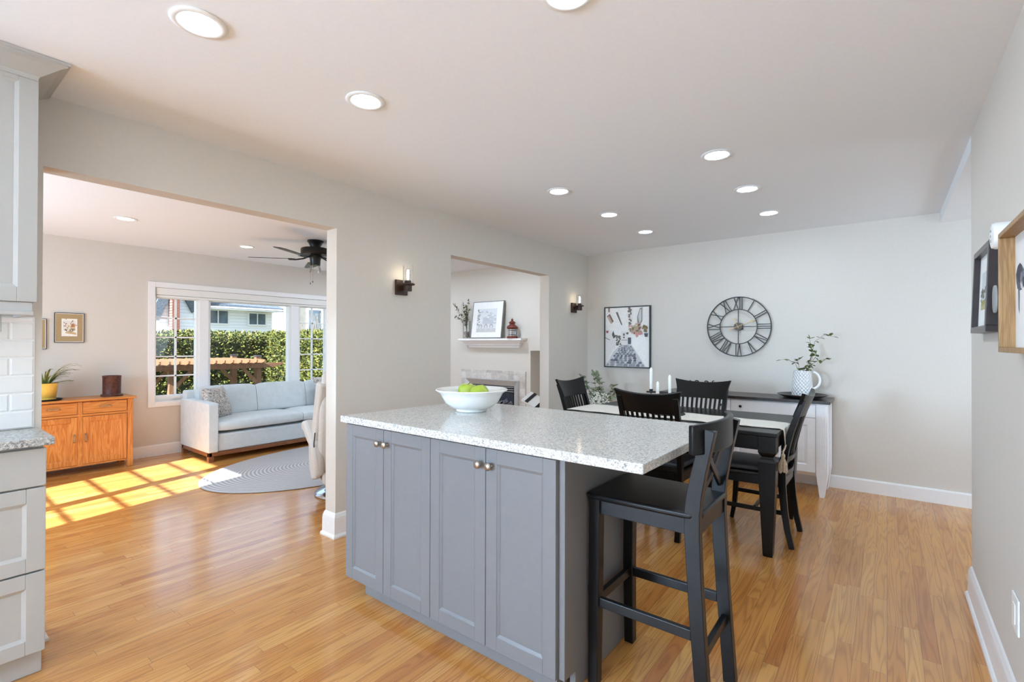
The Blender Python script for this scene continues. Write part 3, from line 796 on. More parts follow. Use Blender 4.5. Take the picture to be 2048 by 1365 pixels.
for k in range(46):
    a = random.random() * 2 * PI; r_ = .024 * math.sqrt(random.random())
    ts.tube([(TX1 + .018 + .006 * math.cos(a), ty + .006 * math.sin(a), TZ - .158), (TX1 + .018 + r_ * math.cos(a), ty + r_ * math.sin(a), TZ - .2), (TX1 + .018 + r_ * 1.15 * math.cos(a), ty + r_ * 1.15 * math.sin(a), TZ - .245 - .01 * random.random())], .0022, 5)
ts.build('tassel', M['tassel'], rn, True, 0, True)

# candle holder on the table with three candles
chd = thing('candle_holder', 'black metal three-arm candle holder on the runner', 'candle holder', (-1.36, 3.70, TZ + .008))
MB().lathe([(0, 0), (.13, 0), (.135, .004), (.13, .008), (0, .007)], (-1.345, 3.70, TZ + .008), 32).build('base_plate', M['black_metal'], chd, True, 0, True)
CND = [(-1.480, 3.72, .948, .185), (-1.403, 3.66, .895, .135), (-1.338, 3.74, .905, .175)]
for x, y, z, h in CND:
    MB().tube([(-1.36 + (x + 1.36) * .3, 3.70, TZ + .015), (-1.36 + (x + 1.36) * .6, 3.70, TZ + .03), (x, y, TZ + .05), (x, y, z - .01)], .004, 8).build('arm', M['black_metal'], chd, True, 0, True)
    MB().lathe([(0, -.012), (.037, -.012), (.037, -.002), (.014, -.002), (.014, .016), (.0128, .016), (.0128, 0), (0, 0)], (x, y, z), 20).build('cup', M['black_metal'], chd, True, 0, True)
for (x, y, z, h), nm in zip(CND, ('tallest white taper candle, leftmost in the black holder', 'shortest white taper candle, in the middle of the holder', 'white taper candle at the right of the black holder')):
    c = thing('candle', nm, 'candle', (x, y, z + .0015), 0, 'candles in the holder')
    MB().lathe([(0, 0), (.0118, 0), (.0112, h * .8), (.0108, h - .014), (.006, h - .004), (0, h)], (0, 0, 0), 16).build('wax', M['candle'], c, True, 0)
    MB().tube([(0, 0, h - .002), (.001, 0, h + .005)], .0009, 5).build('wick', M['candle'], c)

# ------------------------------------------------------------------ buffet
bf = thing('buffet_sideboard', 'white buffet sideboard with dark top against the far wall', 'sideboard', (-1.13, 5.12, 0))
BX0, BX1, BY0, BY1 = -1.845, -.402, 4.932, 5.335
MB().box(BX0 + .06, BX1 - .06, BY0 + .022, BY1 - .01, .20, .806).build('body', M['buffet_white'], bf, False, .002, True)
for z in (.17,): MB().box(BX0 + .08, BX1 - .08, BY0 + .05, BY1 - .03, .17, .205).build('plinth', M['buffet_white'], bf, False, .002, True)
for x in (BX0, BX1 - .085):
    for y in (BY0, BY1 - .085):
        lg = MB(); rr = []
        inn = 1 if x == BX0 else -1
        for z, a in ((0, .034), (.20, .085), (.806, .085)):
            xa, xb = (x, x + a) if inn == 1 else (x + .085 - a, x + .085)
            xm = x + .0425
            rr.append([Vector(p) for p in ((xm - a / 2, y, z), (xm + a / 2, y, z), (xm + a / 2, y + .085, z), (xm - a / 2, y + .085, z))])
        lg.loft(rr, True, True)
        if y == BY0:
            for q in range(5): lg.box(x + .016 + q * .0125, x + .021 + q * .0125, y - .003, y + .001, .26, .79)
        lg.build('leg', M['buffet_white'], bf, False, .0015, True)
MB().box(BX0 - .022, BX1 + .020, BY0 - .02, BY1 + .02, .8065, .832).build('top', M['dark_top'], bf, False, .003, True)
def bknob(par, x, z): knob(par, axes((x, BY0 + .004, z), (1, 0, 0), (0, -1, 0)), M['black_metal'], .013)
for x0, x1 in ((-1.757, -1.185), (-1.176, -.490)):
    d = MB().box(x0, x1, BY0 + .004, BY0 + .022, .684, .795).build('drawer', M['buffet_white'], bf, False, .0015, True)
    bknob(d, x0 + .085, .738); bknob(d, x1 - .085, .738)
for x0, x1, k in ((-1.757, -1.474, 1), (-1.469, -1.185, 0), (-1.176, -.836, 1), (-.831, -.490, 0)):
    d = panel_front(MB(), axes((x0, BY0 + .004, .207), (1, 0, 0), (0, -1, 0)), x1 - x0, .472, .018, .062, .01, .009, True).build('door', M['buffet_white'], bf, False, .0015, True)
    bknob(d, x1 - .03 if k else x0 + .03, .6)
# round dark platter with pitcher
pt = MB().lathe([(0, .0), (.10, 0), (.15, .008), (.198, .030), (.202, .034), (.196, .036), (.15, .016), (.1, .008), (0, .007)], (-.615, 5.13, .8325), 40).build('platter', M['dark_top'], None, True, 0)
tag(pt, 'round black platter under the white pitcher on the buffet', 'platter')
def jug_mat():
    t = NT('textured_white_glaze'); p = t.coord(); x, y, z = t.sep(p)
    a = t.math('ARCTAN2', y, x)
    f = t.math('MULTIPLY', t.math('SINE', t.math('MULTIPLY', a, 18.0)), t.math('SINE', t.math('MULTIPLY', z, 190.0)))
    t.bsdf(lin((240, 240, 240)), .3, 0, .5, t.bump(f, .8, .006)); return t.m
M['jug'] = jug_mat()
jg = thing('pitcher', 'white dimpled ceramic pitcher with leafy branches on the buffet', 'pitcher', (-.612, 5.13, .8415))
MB().lathe([(0, .0), (.084, 0), (.088, .006), (.082, .10), (.074, .20), (.073, .238), (.070, .240), (.068, .20), (.075, .02), (0, .015)], (0, 0, 0), 36).build('body', M['jug'], jg, True, 0)
hp = []
for k in range(13):
    a = R(-78 + 156 * k / 12); hp.append((.073 + .064 * math.cos(a) * (1.0), 0, .155 + .078 * math.sin(a)))
MB().tube(hp, .0105, 10).build('handle', M['ceramic'], jg)
def branch_plant(name, label, cat, base, specs, leafmat, L, w, seed, step=2):
    """specs = list of polylines (local) for twigs; leaves cluster along their outer part"""
    random.seed(seed); t = thing(name, label, cat, base)
    st = MB(); lf = MB()
    for pl in specs:
        pts = [Vector(p) for p in pl]; fine = []
        for a, b in zip(pts, pts[1:]):
            n = max(2, int((b - a).length / .02))
            for k in range(n): fine.append(a.lerp(b, k / n) + Vector((random.uniform(-.002, .002),) * 3))
        fine.append(pts[-1])
        st.tube(fine, [.0022 * (1 - .55 * i / len(fine)) for i in range(len(fine))], 5)
        n = len(fine)
        for i in range(int(n * .34), n, step):
            for q in range(random.choice((1, 2, 2, 3))):
                d = Vector((random.uniform(-1, 1), random.uniform(-1, 1), random.uniform(-.5, .9)))
                if d.length > .2: lf.leaf(fine[i], d, L * random.uniform(.7, 1.15), w * random.uniform(.8, 1.1))
        d = (pts[-1] - pts[-2]); lf.leaf(pts[-1], d, L, w)
    st.build('stems', M['stem'], t, True); lf.build('leaves', leafmat, t, True, 0, False, 60)
    return t
branch_plant('leafy_branches', 'sprays of green leaves standing in the white pitcher', 'branches', (-.612, 5.13, 1.06), [
    [(-.01, 0, -.1), (-.03, .01, .02), (-.06, .0, .09), (-.12, -.01, .125), (-.17, -.01, .115)],
    [(-.01, 0, -.1), (-.02, -.02, .03), (-.035, -.02, .11), (-.02, -.02, .125)],
    [(.0, 0, -.1), (-.005, .01, .0), (.03, .01, .06), (.02, .01, .04)],
    [(.01, 0, -.1), (.04, .0, .03), (.075, .01, .13), (.085, .0, .24), (.10, .0, .29), (.17, .0, .345), (.235, 0, .33)],
    [(.01, 0, -.1), (.05, -.01, .06), (.12, -.02, .115), (.185, -.02, .13)],
    [(.01, 0, -.1), (.05, .02, .06), (.06, .02, .11)],
    [(.02, 0, .0), (.075, 0, .17), (.068, -.02, .27), (.06, -.02, .31)],
    [(.075, .0, .10), (.11, .0, .16), (.10, .02, .18)]], M['leaf'], .044, .034, 11)
# little wire word ornament standing on the buffet behind the chair
ww = MB(); Wy = 5.12
def arc(cx, cz, rx, rz, a0, a1, n=10): return [(cx + rx * math.cos(R(a0 + (a1 - a0) * k / n)), Wy, cz + rz * math.sin(R(a0 + (a1 - a0) * k / n))) for k in range(n + 1)]
for pl in ([(-1.70, Wy, .845), (-1.70, Wy, .925), (-1.707, Wy, .94)], [(-1.63, Wy, .845), (-1.615, Wy, .945), (-1.60, Wy, .90), (-1.585, Wy, .845)], arc(-1.55, .925, .02, .02, -60, 220), [(-1.53, Wy, .905), (-1.545, Wy, .845)],
           arc(-1.455, .927, .018, .018, -90, 150), [(-1.455, Wy, .909), (-1.45, Wy, .845)], [(-1.40, Wy, .845), (-1.395, Wy, .945), (-1.38, Wy, .95)], [(-1.41, Wy, .925), (-1.36, Wy, .925)], [(-1.375, Wy, .845), (-1.375, Wy, .94)], [(-1.72, Wy, .845), (-1.33, Wy, .845)]):
    ww.tube(pl, .006, 6)
ww.box(-1.73, -1.32, Wy - .02, Wy + .02, .8328, .843)
tag(ww.build('wire_word_ornament', M['black_metal'], None, True, 0), 'black wire ornament peeking above the chair back on the buffet', 'ornament')
# greenery in the corner behind the left chair
ec = thing('floor_vase', 'tall grey floor vase in the corner behind the left chair', 'vase', (-2.62, 5.02, 0))
MB().lathe([(0, 0), (.11, 0), (.13, .05), (.14, .3), (.11, .5), (.085, .58), (.095, .62), (.085, .62), (.075, .58), (0, .55)], (0, 0, 0), 28).build('body', M['plastic_grey'], ec, True, 0)
eu = branch_plant('eucalyptus', 'grey-green eucalyptus sprays in the corner behind the left chair', 'branches', (-2.62, 5.02, .60), [
    [(0, 0, -.03), (-.06, -.02, .12), (-.14, -.03, .24), (-.2, -.03, .32)], [(0, 0, -.03), (.0, .0, .15), (.02, -.02, .28), (.01, -.04, .36)],
    [(0, 0, -.03), (.05, -.02, .1), (.06, -.04, .2), (.03, -.05, .27)], [(0, 0, -.03), (.08, .0, .08), (.15, -.02, .17), (.17, -.02, .22), (.20, -.02, .24)],
    [(0, 0, -.03), (.1, -.03, .06), (.17, -.04, .1), (.2, -.04, .14)], [(0, 0, -.03), (-.05, -.05, .1), (-.1, -.06, .2)], [(0, 0, -.03), (-.03, .0, .2), (-.07, .0, .36)],
    [(0, 0, -.03), (.06, -.06, .02), (.13, -.08, .05)]], M['leaf_grey'], .070, .062, 5)
random.seed(9); bl = MB()
for k in range(170):
    a = random.uniform(0, 2 * PI); r_ = random.uniform(0, .15); bl.sphere((r_ * math.cos(a) + .04, r_ * .6 * math.sin(a) - .07, random.uniform(.02, .17)), random.uniform(.006, .011), 6, 4)
bl.build('blossoms', M['berry'], eu, True, 0)

# ------------------------------------------------------------------ art
ART = {}
def am(c):
    k = 'print_%02x%02x%02x' % c
    if k not in ART: ART[k] = paint(k, c, .7, var=.03, scale=90)
    return ART[k]
def art(parent, name, A, w, h, layers, eps=.00004):
    """layers: (colour, [(u,v)...]) with u,v in 0..1; drawn one over another on the flat print"""
    mb = MB()
    for i, (c, pts) in enumerate(layers):
        mb.use(am(c)); vs = [mb.bm.verts.new(A @ Vector((u * w, eps * i, v * h))) for u, v in pts]; mb._f(vs)
    return mb.build(name, None, parent, False, 0, True)
def rect(c, a, b, d, e_): return (c, [(a, b), (d, b), (d, e_), (a, e_)])
def blob(c, x, y, rx, ry, n=9, j=.25, rnd=random): return (c, [(x + rx * math.cos(2 * PI * k / n) * (1 + rnd.uniform(-j, j)), y + ry * math.sin(2 * PI * k / n) * (1 + rnd.uniform(-j, j))) for k in range(n)])
def picture(name, label, cat, A, w, h, fw, depth, fmat, mat=None, mw=0, layers=(), group=None, inset=.006, glassy=False, inner=None):
    """A: lower-left of the frame's BACK plane, x right, y out of the wall"""
    base = A @ Vector((w / 2, 0, 0)); t = thing(name, label, cat, base, 0, group)
    fb = MB()
    for a in ((0, w, 0, fw), (0, w, h - fw, h), (0, fw, fw, h - fw), (w - fw, w, fw, h - fw)): fb.box(a[0], a[1], 0, depth, a[2], a[3], A)
    fb.build('frame', fmat, t, False, .002, True)
    y = max(.002, depth - inset)
    if inner:
        ib = MB(); f2 = fw + inner[1]
        for a in ((fw, w - fw, fw, f2), (fw, w - fw, h - f2, h - fw), (fw, f2, f2, h - f2), (w - f2, w - fw, f2, h - f2)): ib.box(a[0], a[1], .002, y + .002, a[2], a[3], A)
        ib.build('inner_frame', inner[0], t, False, 0, True)
    if mat: MB().box(fw, w - fw, .001, y, fw, h - fw, A).build('mat_board', mat, t, False, 0, True)
    else: MB().box(fw, w - fw, .001, y, fw, h - fw, A).build('backing', M['white_mat'], t, False, 0, True)
    m = mw if isinstance(mw, tuple) else (mw, mw, mw, mw)
    B = A @ Matrix.Translation((fw + m[0], y + .0008, fw + m[2]))
    art(t, 'print', B, w - 2 * fw - m[0] - m[1], h - 2 * fw - m[2] - m[3], layers)
    return t
rnd = random.Random(3)
WH, LG = (236, 234, 230), (214, 211, 207)
L = [rect(WH, 0, 0, 1, 1), ((226, 223, 219), [(0, 0), (.19, .30), (.19, .55), (0, .72)]), ((205, 204, 206), [(.0, 0), (.92, 0), (.64, .33), (.60, .37), (.36, .37), (.2, .25)]),
     ((243, 242, 240), [(.96, .0), (1, 0), (1, .55), (.64, .52), (.62, .36)])]
for r_ in range(13):
    y0 = .005 + .36 * (1 - (1 - r_ / 13) ** 1.6); hh = .042 * (1 - r_ / 13) + .006
    xl = .02 + .34 * (y0 / .37) ** .8; xr = .9 - .3 * (y0 / .37) ** .8; n = 6
    sh_ = rnd.uniform(-.5, .3)
    for k in range(n + 1):
        xa = max(xl, xl + (xr - xl) * (k + sh_ + rnd.uniform(-.1, .2)) / n); xb = min(xr, xl + (xr - xl) * (k + sh_ + rnd.uniform(.6, 1.0)) / n)
        if xb - xa < .03: continue
        g_ = rnd.choice(((112, 116, 126), (134, 136, 144), (96, 100, 112), (156, 156, 160)))
        L.append((g_, [(xa, y0), (xb - .01, y0 + rnd.uniform(-.004, .004)), (xb, y0 + hh * .6), (xb - .03, y0 + hh), (xa + .02, y0 + hh * .9), (xa - .01, y0 + hh * .4)]))
L += [rect((150, 128, 112), .07, .93, .11, 1), ((128, 104, 92), [(.04, .86), (.11, .9), (.20, .77), (.15, .73)]), ((196, 172, 156), [(.05, .84), (.09, .87), (.17, .75), (.13, .73)]),
      ((110, 102, 94), [(.25, .92), (.29, .93), (.40, .71), (.38, .70)]), ((170, 86, 84), [(.02, .61), (.08, .61), (.07, .57), (.03, .57)]), ((70, 66, 66), [(0, .485), (.11, .445), (.11, .455), (0, .495)]),
      rect((224, 222, 220), .18, .30, .24, .46), ((90, 90, 96), [(.16, .54), (.19, .61), (.24, .5), (.2, .47)])]
for k in range(26): L.append(blob(rnd.choice(((96, 98, 92), (120, 116, 108), (80, 82, 84), (140, 134, 126))), rnd.uniform(.25, .37), rnd.uniform(.36, .56), .022, .016, 6, .4, rnd))
L += [rect((226, 222, 218), .37, .38, .52, .60), rect((110, 106, 106), .42, .52, .46, .56), rect((108, 104, 104), .42, .48, .46, .505), rect((176, 172, 168), .38, .44, .52, .455), rect((88, 90, 100), .53, .38, .60, .49)]
for k in range(16): L.append(blob(rnd.choice(((118, 116, 104), (96, 88, 84), (140, 120, 110))), rnd.uniform(.54, .60), rnd.uniform(.68, .99), .026, .022, 6, .4, rnd))
L += [((140, 138, 136), [(.74, .84), (.80, .98), (.85, .99), (.85, .76), (.78, .68), (.74, .74)]), ((206, 204, 200), [(.76, .84), (.80, .95), (.83, .96), (.83, .78), (.79, .72)])]
for k in range(60): L.append(blob(rnd.choice(((176, 160, 132), (150, 134, 104), (196, 176, 148), (120, 110, 88), (204, 160, 150), (130, 92, 88))), min(.97, rnd.gauss(.70, .085)), rnd.gauss(.62, .045), .03, .018, 6, .45, rnd))
for k in range(14): L.append(blob((206, 148, 144), rnd.uniform(.71, .84), rnd.uniform(.53, .58), .022, .016, 6, .3, rnd))
for k in range(14): L.append(blob(rnd.choice(((120, 104, 70), (150, 130, 90))), rnd.uniform(.86, .97), rnd.uniform(.58, .68), .022, .022, 6, .4, rnd))
L.append(((86, 88, 98), [(.89, .56), (.98, .56), (.965, .50), (.91, .50)])); L.append(rect((126, 126, 132), .58, .175, .71, .205))
A = axes((-2.712, YB - .001, 1.040), (1, 0, 0), (0, -1, 0))
picture('street_print', 'black framed print of a white village lane left of the clock', 'picture', A, .578, .724, .013, .036, M['frame_black'], None, 0, L, None, .010)

# clock
ck = thing('wall_clock', 'large black iron skeleton clock with roman numerals', 'clock', (-1.202, YB - .002, 1.50))
cc = Vector((-1.202, YB - .035, 1.50))
def C2(r_, th, dy=0): return cc + Vector((r_ * math.sin(th), dy, r_ * math.cos(th)))
def ring(r_, w, d):
    rr = []
    mb = MB(); n = 72
    for k in range(n):
        a = 2 * PI * k / n
        rr.append([C2(r_ - w / 2, a, -d / 2), C2(r_ + w / 2, a, -d / 2), C2(r_ + w / 2, a, d / 2), C2(r_ - w / 2, a, d / 2)])
    rr.append(rr[0]); mb.loft(rr, True, False); return mb
ring(.302, .0095, .012).build('outer_ring', M['black_metal'], ck, True, 0, True, 50)
ring(.176, .008, .010).build('inner_ring', M['black_metal'], ck, True, 0, True, 50)
sp = MB()
for q in range(4): sp.bar(C2(.035, q * PI / 2), C2(.176, q * PI / 2), .007, .006, (0, 1, 0))
sp.build('spokes', M['black_metal'], ck, False, 0, True)
num = {1: 'I', 2: 'II', 3: 'III', 4: 'IV', 5: 'V', 6: 'VI', 7: 'VII', 8: 'VIII', 9: 'IX', 10: 'X', 11: 'XI', 12: 'XII'}
for hh, s_ in num.items():
    th = hh * PI / 6; ad = {'I': .021, 'V': .044, 'X': .052}; tot = sum(ad[c] for c in s_); u = -tot / 2
    mb = MB(); er = Vector((math.sin(th), 0, math.cos(th))); et = Vector((math.cos(th), 0, -math.sin(th)))
    P = lambda uu, vv: cc + er * (.176 + vv * .126) + et * uu
    for c in s_:
        w = ad[c]; m_ = u + w / 2
        segs = {'I': [((m_, 0), (m_, 1))], 'V': [((m_ - w * .42, 1), (m_, 0)), ((m_ + w * .42, 1), (m_, 0))], 'X': [((m_ - w * .42, 1), (m_ + w * .42, 0)), ((m_ + w * .42, 1), (m_ - w * .42, 0))]}[c]
        for a_, b_ in segs: mb.bar(P(*a_), P(*b_), .0078, .006, (0, 1, 0))
        u += w
    mb.build('numeral', M['black_metal'], ck, False, 0, True)
MB().lathe([(0, -.018), (.040, -.018), (.041, -.012), (.041, .030), (0, .030)], cc, 28, Matrix.Rotation(-PI / 2, 4, 'X')).build('hub', M['bronze'], ck, True, 0, True)
for th, r1, r0 in ((R(-27), .105, .02), (R(68), .175, .085)):
    mb = MB(); b = cc + Vector((0, -.024, 0)); d = Vector((math.sin(th), 0, math.cos(th))); n_ = Vector((d.z, 0, -d.x))
    mb.bar(b - d * r0, b + d * r1 * .72, .005, .002, (0, 1, 0))
    mb.prism([b + d * r1 * .70 - n_ * .003, b + d * r1 * .78 - n_ * .010, b + d * r1, b + d * r1 * .78 + n_ * .010, b + d * r1 * .70 + n_ * .003], (0, .0015, 0))
    if r0 > .05: mb.prism([b - d * .05 - n_ * .002, b - d * r0 * .95 - n_ * .010, b - d * r0 - n_ * .002, b - d * r0 * .95 + n_ * .010], (0, .0015, 0))
    mb.build('hand', M['gold'], ck, False, 0, True)
mt = MB().box(cc.x - .04, cc.x + .04, cc.y + .02, YB - .001, 1.47, 1.53); mt.build('movement_box', M['black_metal'], ck, False, 0, True)
ckh = MB().bar(cc + Vector((0, .0, .296)), cc + Vector((0, .034, .296)), .02, .012); ckh.build('hanger', M['black_metal'], ck, False, 0, True)

# right wall: framed landscape, detector, doorbell chime, large ink painting, switch plate
L = [rect((206, 212, 214), 0, 0, 1, 1), rect((186, 178, 128), 0, 0, 1, .26), ((168, 162, 96), [(0, .1), (1, .2), (1, .28), (0, .24)])]
for k in range(26): L.append(blob(rnd.choice(((120, 124, 118), (146, 146, 138), (96, 102, 100), (160, 150, 130))), rnd.uniform(0, 1), rnd.uniform(.26, .56), .07, .05, 7, .4, rnd))
A = axes((XR - .001, 3.09, 1.372), (0, -1, 0), (-1, 0, 0)) @ Matrix.Rotation(R(2.0), 4, 'X')
picture('framed_landscape', 'dark framed landscape print with white mat on the right wall', 'picture', A, .42, .366, .026, .042, M['frame_dark'], M['white_mat'], (.07, .07, .075, .075), L, None, .022)
big = thing('ink_painting', 'large ink painting in a deep wooden box frame at the right edge', 'painting', (XR - .03, 1.93, 1.296))
y0, y1, z0, z1 = 1.56, 2.285, 1.296, 1.691
fb = MB()
for a in ((y0, y1, z0, z0 + .016), (y0, y1, z1 - .016, z1), (y0, y0 + .016, z0 + .016, z1 - .016), (y1 - .016, y1, z0 + .016, z1 - .016)): fb.box(XR - .055, XR - .001, *a)
fb.build('frame', M['oak_frame'], big, False, .0015, True)
MB().box(XR - .016, XR - .006, y0 + .016, y1 - .016, z0 + .016, z1 - .016).build('canvas', M['white_mat'], big, False, 0, True)
INK = ((70, 74, 86), (96, 100, 112), (54, 56, 66), (126, 130, 140))
L = []
L += [blob(INK[1], .10, .62, .085, .12, 11, .15, rnd), blob(INK[0], .09, .66, .06, .09, 9, .2, rnd), blob(INK[2], .30, .70, .10, .17, 11, .15, rnd), blob(INK[0], .44, .58, .16, .24, 12, .12, rnd), blob((214, 214, 216), .14, .55, .035, .05, 8, .2, rnd),
      ((84, 88, 104), [(.25, .80), (.29, .95), (.31, .80)]), ((84, 88, 104), [(.22, .5), (.34, .55), (.35, .05), (.30, .12)]), ((110, 114, 128), [(.36, .5), (.5, .55), (.48, .2), (.42, .1)]), ((120, 124, 138), [(.06, .52), (.09, .52), (.085, .3), (.07, .34)]),
      blob((230, 230, 232), .31, .66, .02, .03, 8, .1, rnd), blob((30, 32, 40), .31, .66, .011, .017, 8, .1, rnd)]
for k in range(22): L.append(blob(rnd.choice(INK), rnd.gauss(.42, .12), rnd.gauss(.5, .2), .03, .05, 7, .4, rnd))
L = [(c, [(min(.99, max(.005, u)), min(.99, max(.01, v))) for u, v in p]) for c, p in L]
art(big, 'ink_drawing', axes((XR - .0165, y1 - .018, z0 + .016), (0, -1, 0), (-1, 0, 0)), y1 - y0 - .036, z1 - z0 - .032, L)
sd = thing('smoke_detector', 'round white detector on the right wall above the two frames', 'detector', (XR, 2.41, 1.70))
mx = Matrix.Rotation(-PI / 2, 4, 'Y')
MB().lathe([(0, .001), (.047, .001), (.047, .045), (.043, .054), (.036, .056), (0, .057)], (XR, 2.41, 1.707), 32, mx).build('body', M['plastic_white'], sd, True, 0, True)
vg = MB()
for a in (-.018, 0, .018): vg.box(XR - .0585, XR - .056, 2.41 - .004, 2.41 + .004, 1.707 + a - .004, 1.707 + a + .004)
vg.build('sensor_slots', M['plastic_grey'], sd, False, 0, True)
th_ = thing('thermostat', 'oval grey wall thermostat between the two right wall frames', 'thermostat', (XR, 2.595, 1.45))
def oval(x0, x1, w, h, yc, zc):
    pr = []
    for x in (x0, x1):
        pr.append([Vector((x, yc + w * math.copysign(abs(math.cos(2 * PI * k / 28)) ** .8, math.cos(2 * PI * k / 28)), zc + h * math.copysign(abs(math.sin(2 * PI * k / 28)) ** .8, math.sin(2 * PI * k / 28)))) for k in range(28)])
    return MB().loft(pr, True, True)
oval(XR - .001, XR - .02, .036, .049, 2.585, 1.495).build('base', M['black_metal'], th_, True, .002, True)
oval(XR - .0205, XR - .027, .040, .053, 2.59, 1.495).build('cover', M['plastic_grey'], th_, True, .002, True)
sw = thing('wall_outlet', 'white switch plate low on the right wall near the floor', 'outlet', (XR, 2.36, .345))
MB().box(XR - .007, XR - .0005, 2.312, 2.412, .345, .467).build('plate', M['plastic_white'], sw, False, .003, True)
sl = MB().box(XR - .010, XR - .007, 2.345, 2.379, .372, .440); sl.build('receptacle', M['plastic_white'], sw, False, .0015, True)

# ------------------------------------------------------------------ lights
def pot(x, y, label, lens):
    t = thing('recessed_light', label, 'ceiling light', (x, y, H), 0, 'recessed ceiling lights')
    MB().lathe([(.0615, -.001), (.085, -.001), (.086, -.003), (.080, -.007), (.066, -.007), (.0615, -.004)], (0, 0, 0), 40, None, False).build('trim_ring', M['plastic_white'], t, True, 0, False, 50)
    MB().lathe([(0, -.0035), (.062, -.0035)], (0, 0, 0), 40, None, False).build('lens', lens, t, False)
    return t
pots = [(-1.868, .655, 'recessed ceiling light nearest the crown moulding, largest in view'), (-1.868, 1.327, 'recessed ceiling light above the left end of the island'), (-1.868, 2.965, 'recessed ceiling light, third from camera in the left row'),
        (-1.868, 3.762, 'recessed ceiling light, second from the far wall in the left row'), (-1.868, 4.55, 'recessed ceiling light nearest the far wall, in the left row'), (-.78, 2.947, 'recessed ceiling light nearest the camera of the right row of three'),
        (-.78, 3.722, 'recessed ceiling light, middle of the right row of three'), (-.78, 4.515, 'recessed ceiling light nearest the far wall in the right row'), (-.79, 1.30, 'recessed ceiling light cut by the top edge of the picture'), (-.79, -.4, 'recessed ceiling light behind the camera, right row'), (-1.868, -.5, 'recessed ceiling light behind the camera, left row')]
for x, y, l_ in pots: pot(x, y, l_, M['pot_lens'] if x > -1 else M['pot_lens_dim'])
for x, y, l_ in ((-5.343, 1.303, 'living room recessed light seen at left through the opening'), (-5.784, 2.524, 'living room recessed light left of the ceiling fan'), (-4.0, -.2, 'added unseen living room fill light behind the dividing wall'), (-4.0, 4.4, 'added unseen living room fill light near the fireplace'), (-5.6, 4.3, 'added unseen living room fill light beyond the fan')):
    pot(x, y, l_, M['pot_lens_low'] if 'at left through' in l_ or 'left of the' in l_ else M['pot_lens_fill'])  # last three are unseen, added to brighten the living room
def sconce(y, label):
    t = thing('wall_sconce', label, 'sconce', (XL, y, 1.69), 0, 'wall sconces')
    z = 1.69; m = M['sconce_wood']
    MB().box(XL + .0005, XL + .022, y - .055, y + .055, z, z + .115).build('back_plate', m, t, False, .003, True)
    a = MB(); a.lathe([(0, 0), (.018, 0), (.018, .07), (0, .07)], (XL + .02, y + .0, z + .052), 16, Matrix.Rotation(PI / 2, 4, 'Y')); a.build('arm', m, t, True, .002, True)
    c = MB(); c.lathe([(0, .025), (.028, .025), (.03, .03), (.03, .068), (.05, .072), (.052, .078), (.05, .083), (.03, .085), (.024, .088), (.024, .105), (0, .105)], (XL + .088, y, z), 24); c.build('socket_cup', m, t, True, 0, True)
    MB().lathe([(.0385, .085), (.0385, .225)], (XL + .088, y, z), 28, None, False).build('glass_shade', M['clear_glass'], t, True, 0, True, 50)
    b = MB().lathe([(.012, .105), (.016, .125), (.021, .15), (.020, .18), (.010, .197), (0, .2)], (XL + .088, y, z), 18, None, False).build('bulb', M['clear_glass'], t, True, 0, True)
    MB().tube([(XL + .088, y, z + .118), (XL + .088, y, z + .185)], .009, 8).build('filament', M['filament'], b, True, 0, True)
sconce(2.425, 'bronze wall sconce with clear glass between the two openings')
sconce(5.02, 'bronze wall sconce with clear glass near the dining corner')

# ------------------------------------------------------------------ living room
# pine sideboard
pc = thing('pine_cabinet', 'honey pine cabinet with two drawers and two doors by the window', 'cabinet', (-6.57, 1.21, 0))
PF, PB, PY0, PY1 = -6.394, -6.74, .775, 1.640
MB().box(PB, PF - .018, PY0 + .02, PY1 - .02, .075, .725).build('body', M['pine'], pc, False, .002, True)
for y in (PY0, PY1 - .05):
    for x in (PF - .05, PB): MB().box(x, x + .05, y, y + .05, 0, .726).build('post', M['pine'], pc, False, .004, True)
MB().box(PB - .0, PF + .022, PY0 - .022, PY1 + .024, .7265, .748).build('top', M['pine_h'], pc, False, .006, True)
MB().box(PF - .017, PF - .004, 1.186, 1.226, .08, .72).build('centre_stile', M['pine'], pc, False, .001, True)
for za, zb in ((.576, .596), (.075, .09)): MB().box(PF - .017, PF - .002, PY0 + .05, PY1 - .05, za, zb).build('rail', M['pine_h'], pc, False, .001, True)
for a, b in ((PY0 + .052, 1.188), (1.224, PY1 - .052)):
    d = MB().box(PF - .017, PF + .001, a + .004, b - .004, .602, .715).build('drawer', M['pine_h'], pc, False, .003, True)
    yc = (a + b) / 2; MB().tube([(PF + .001, yc - .045, .664), (PF + .016, yc - .04, .664), (PF + .018, yc, .664), (PF + .016, yc + .04, .664), (PF + .001, yc + .045, .664)], .006, 8).build('handle', M['nickel'], d, True, 0, True)
for a, b, s in ((PY0 + .052, 1.188, 1), (1.224, PY1 - .052, -1)):
    d = panel_front(MB(), axes((PF, a + .003, .093), (0, 1, 0), (1, 0, 0)), b - a - .006, .478, .017, .05, .01, .008).build('door', M['pine'], pc, False, .0015, True)
    yk = b - .025 if s == 1 else a + .025
    MB().tube([(PF + .001, yk, .40), (PF + .014, yk, .39), (PF + .015, yk, .36), (PF + .014, yk, .33), (PF + .001, yk, .32)], .006, 8).build('handle', M['nickel'], d, True, 0, True)
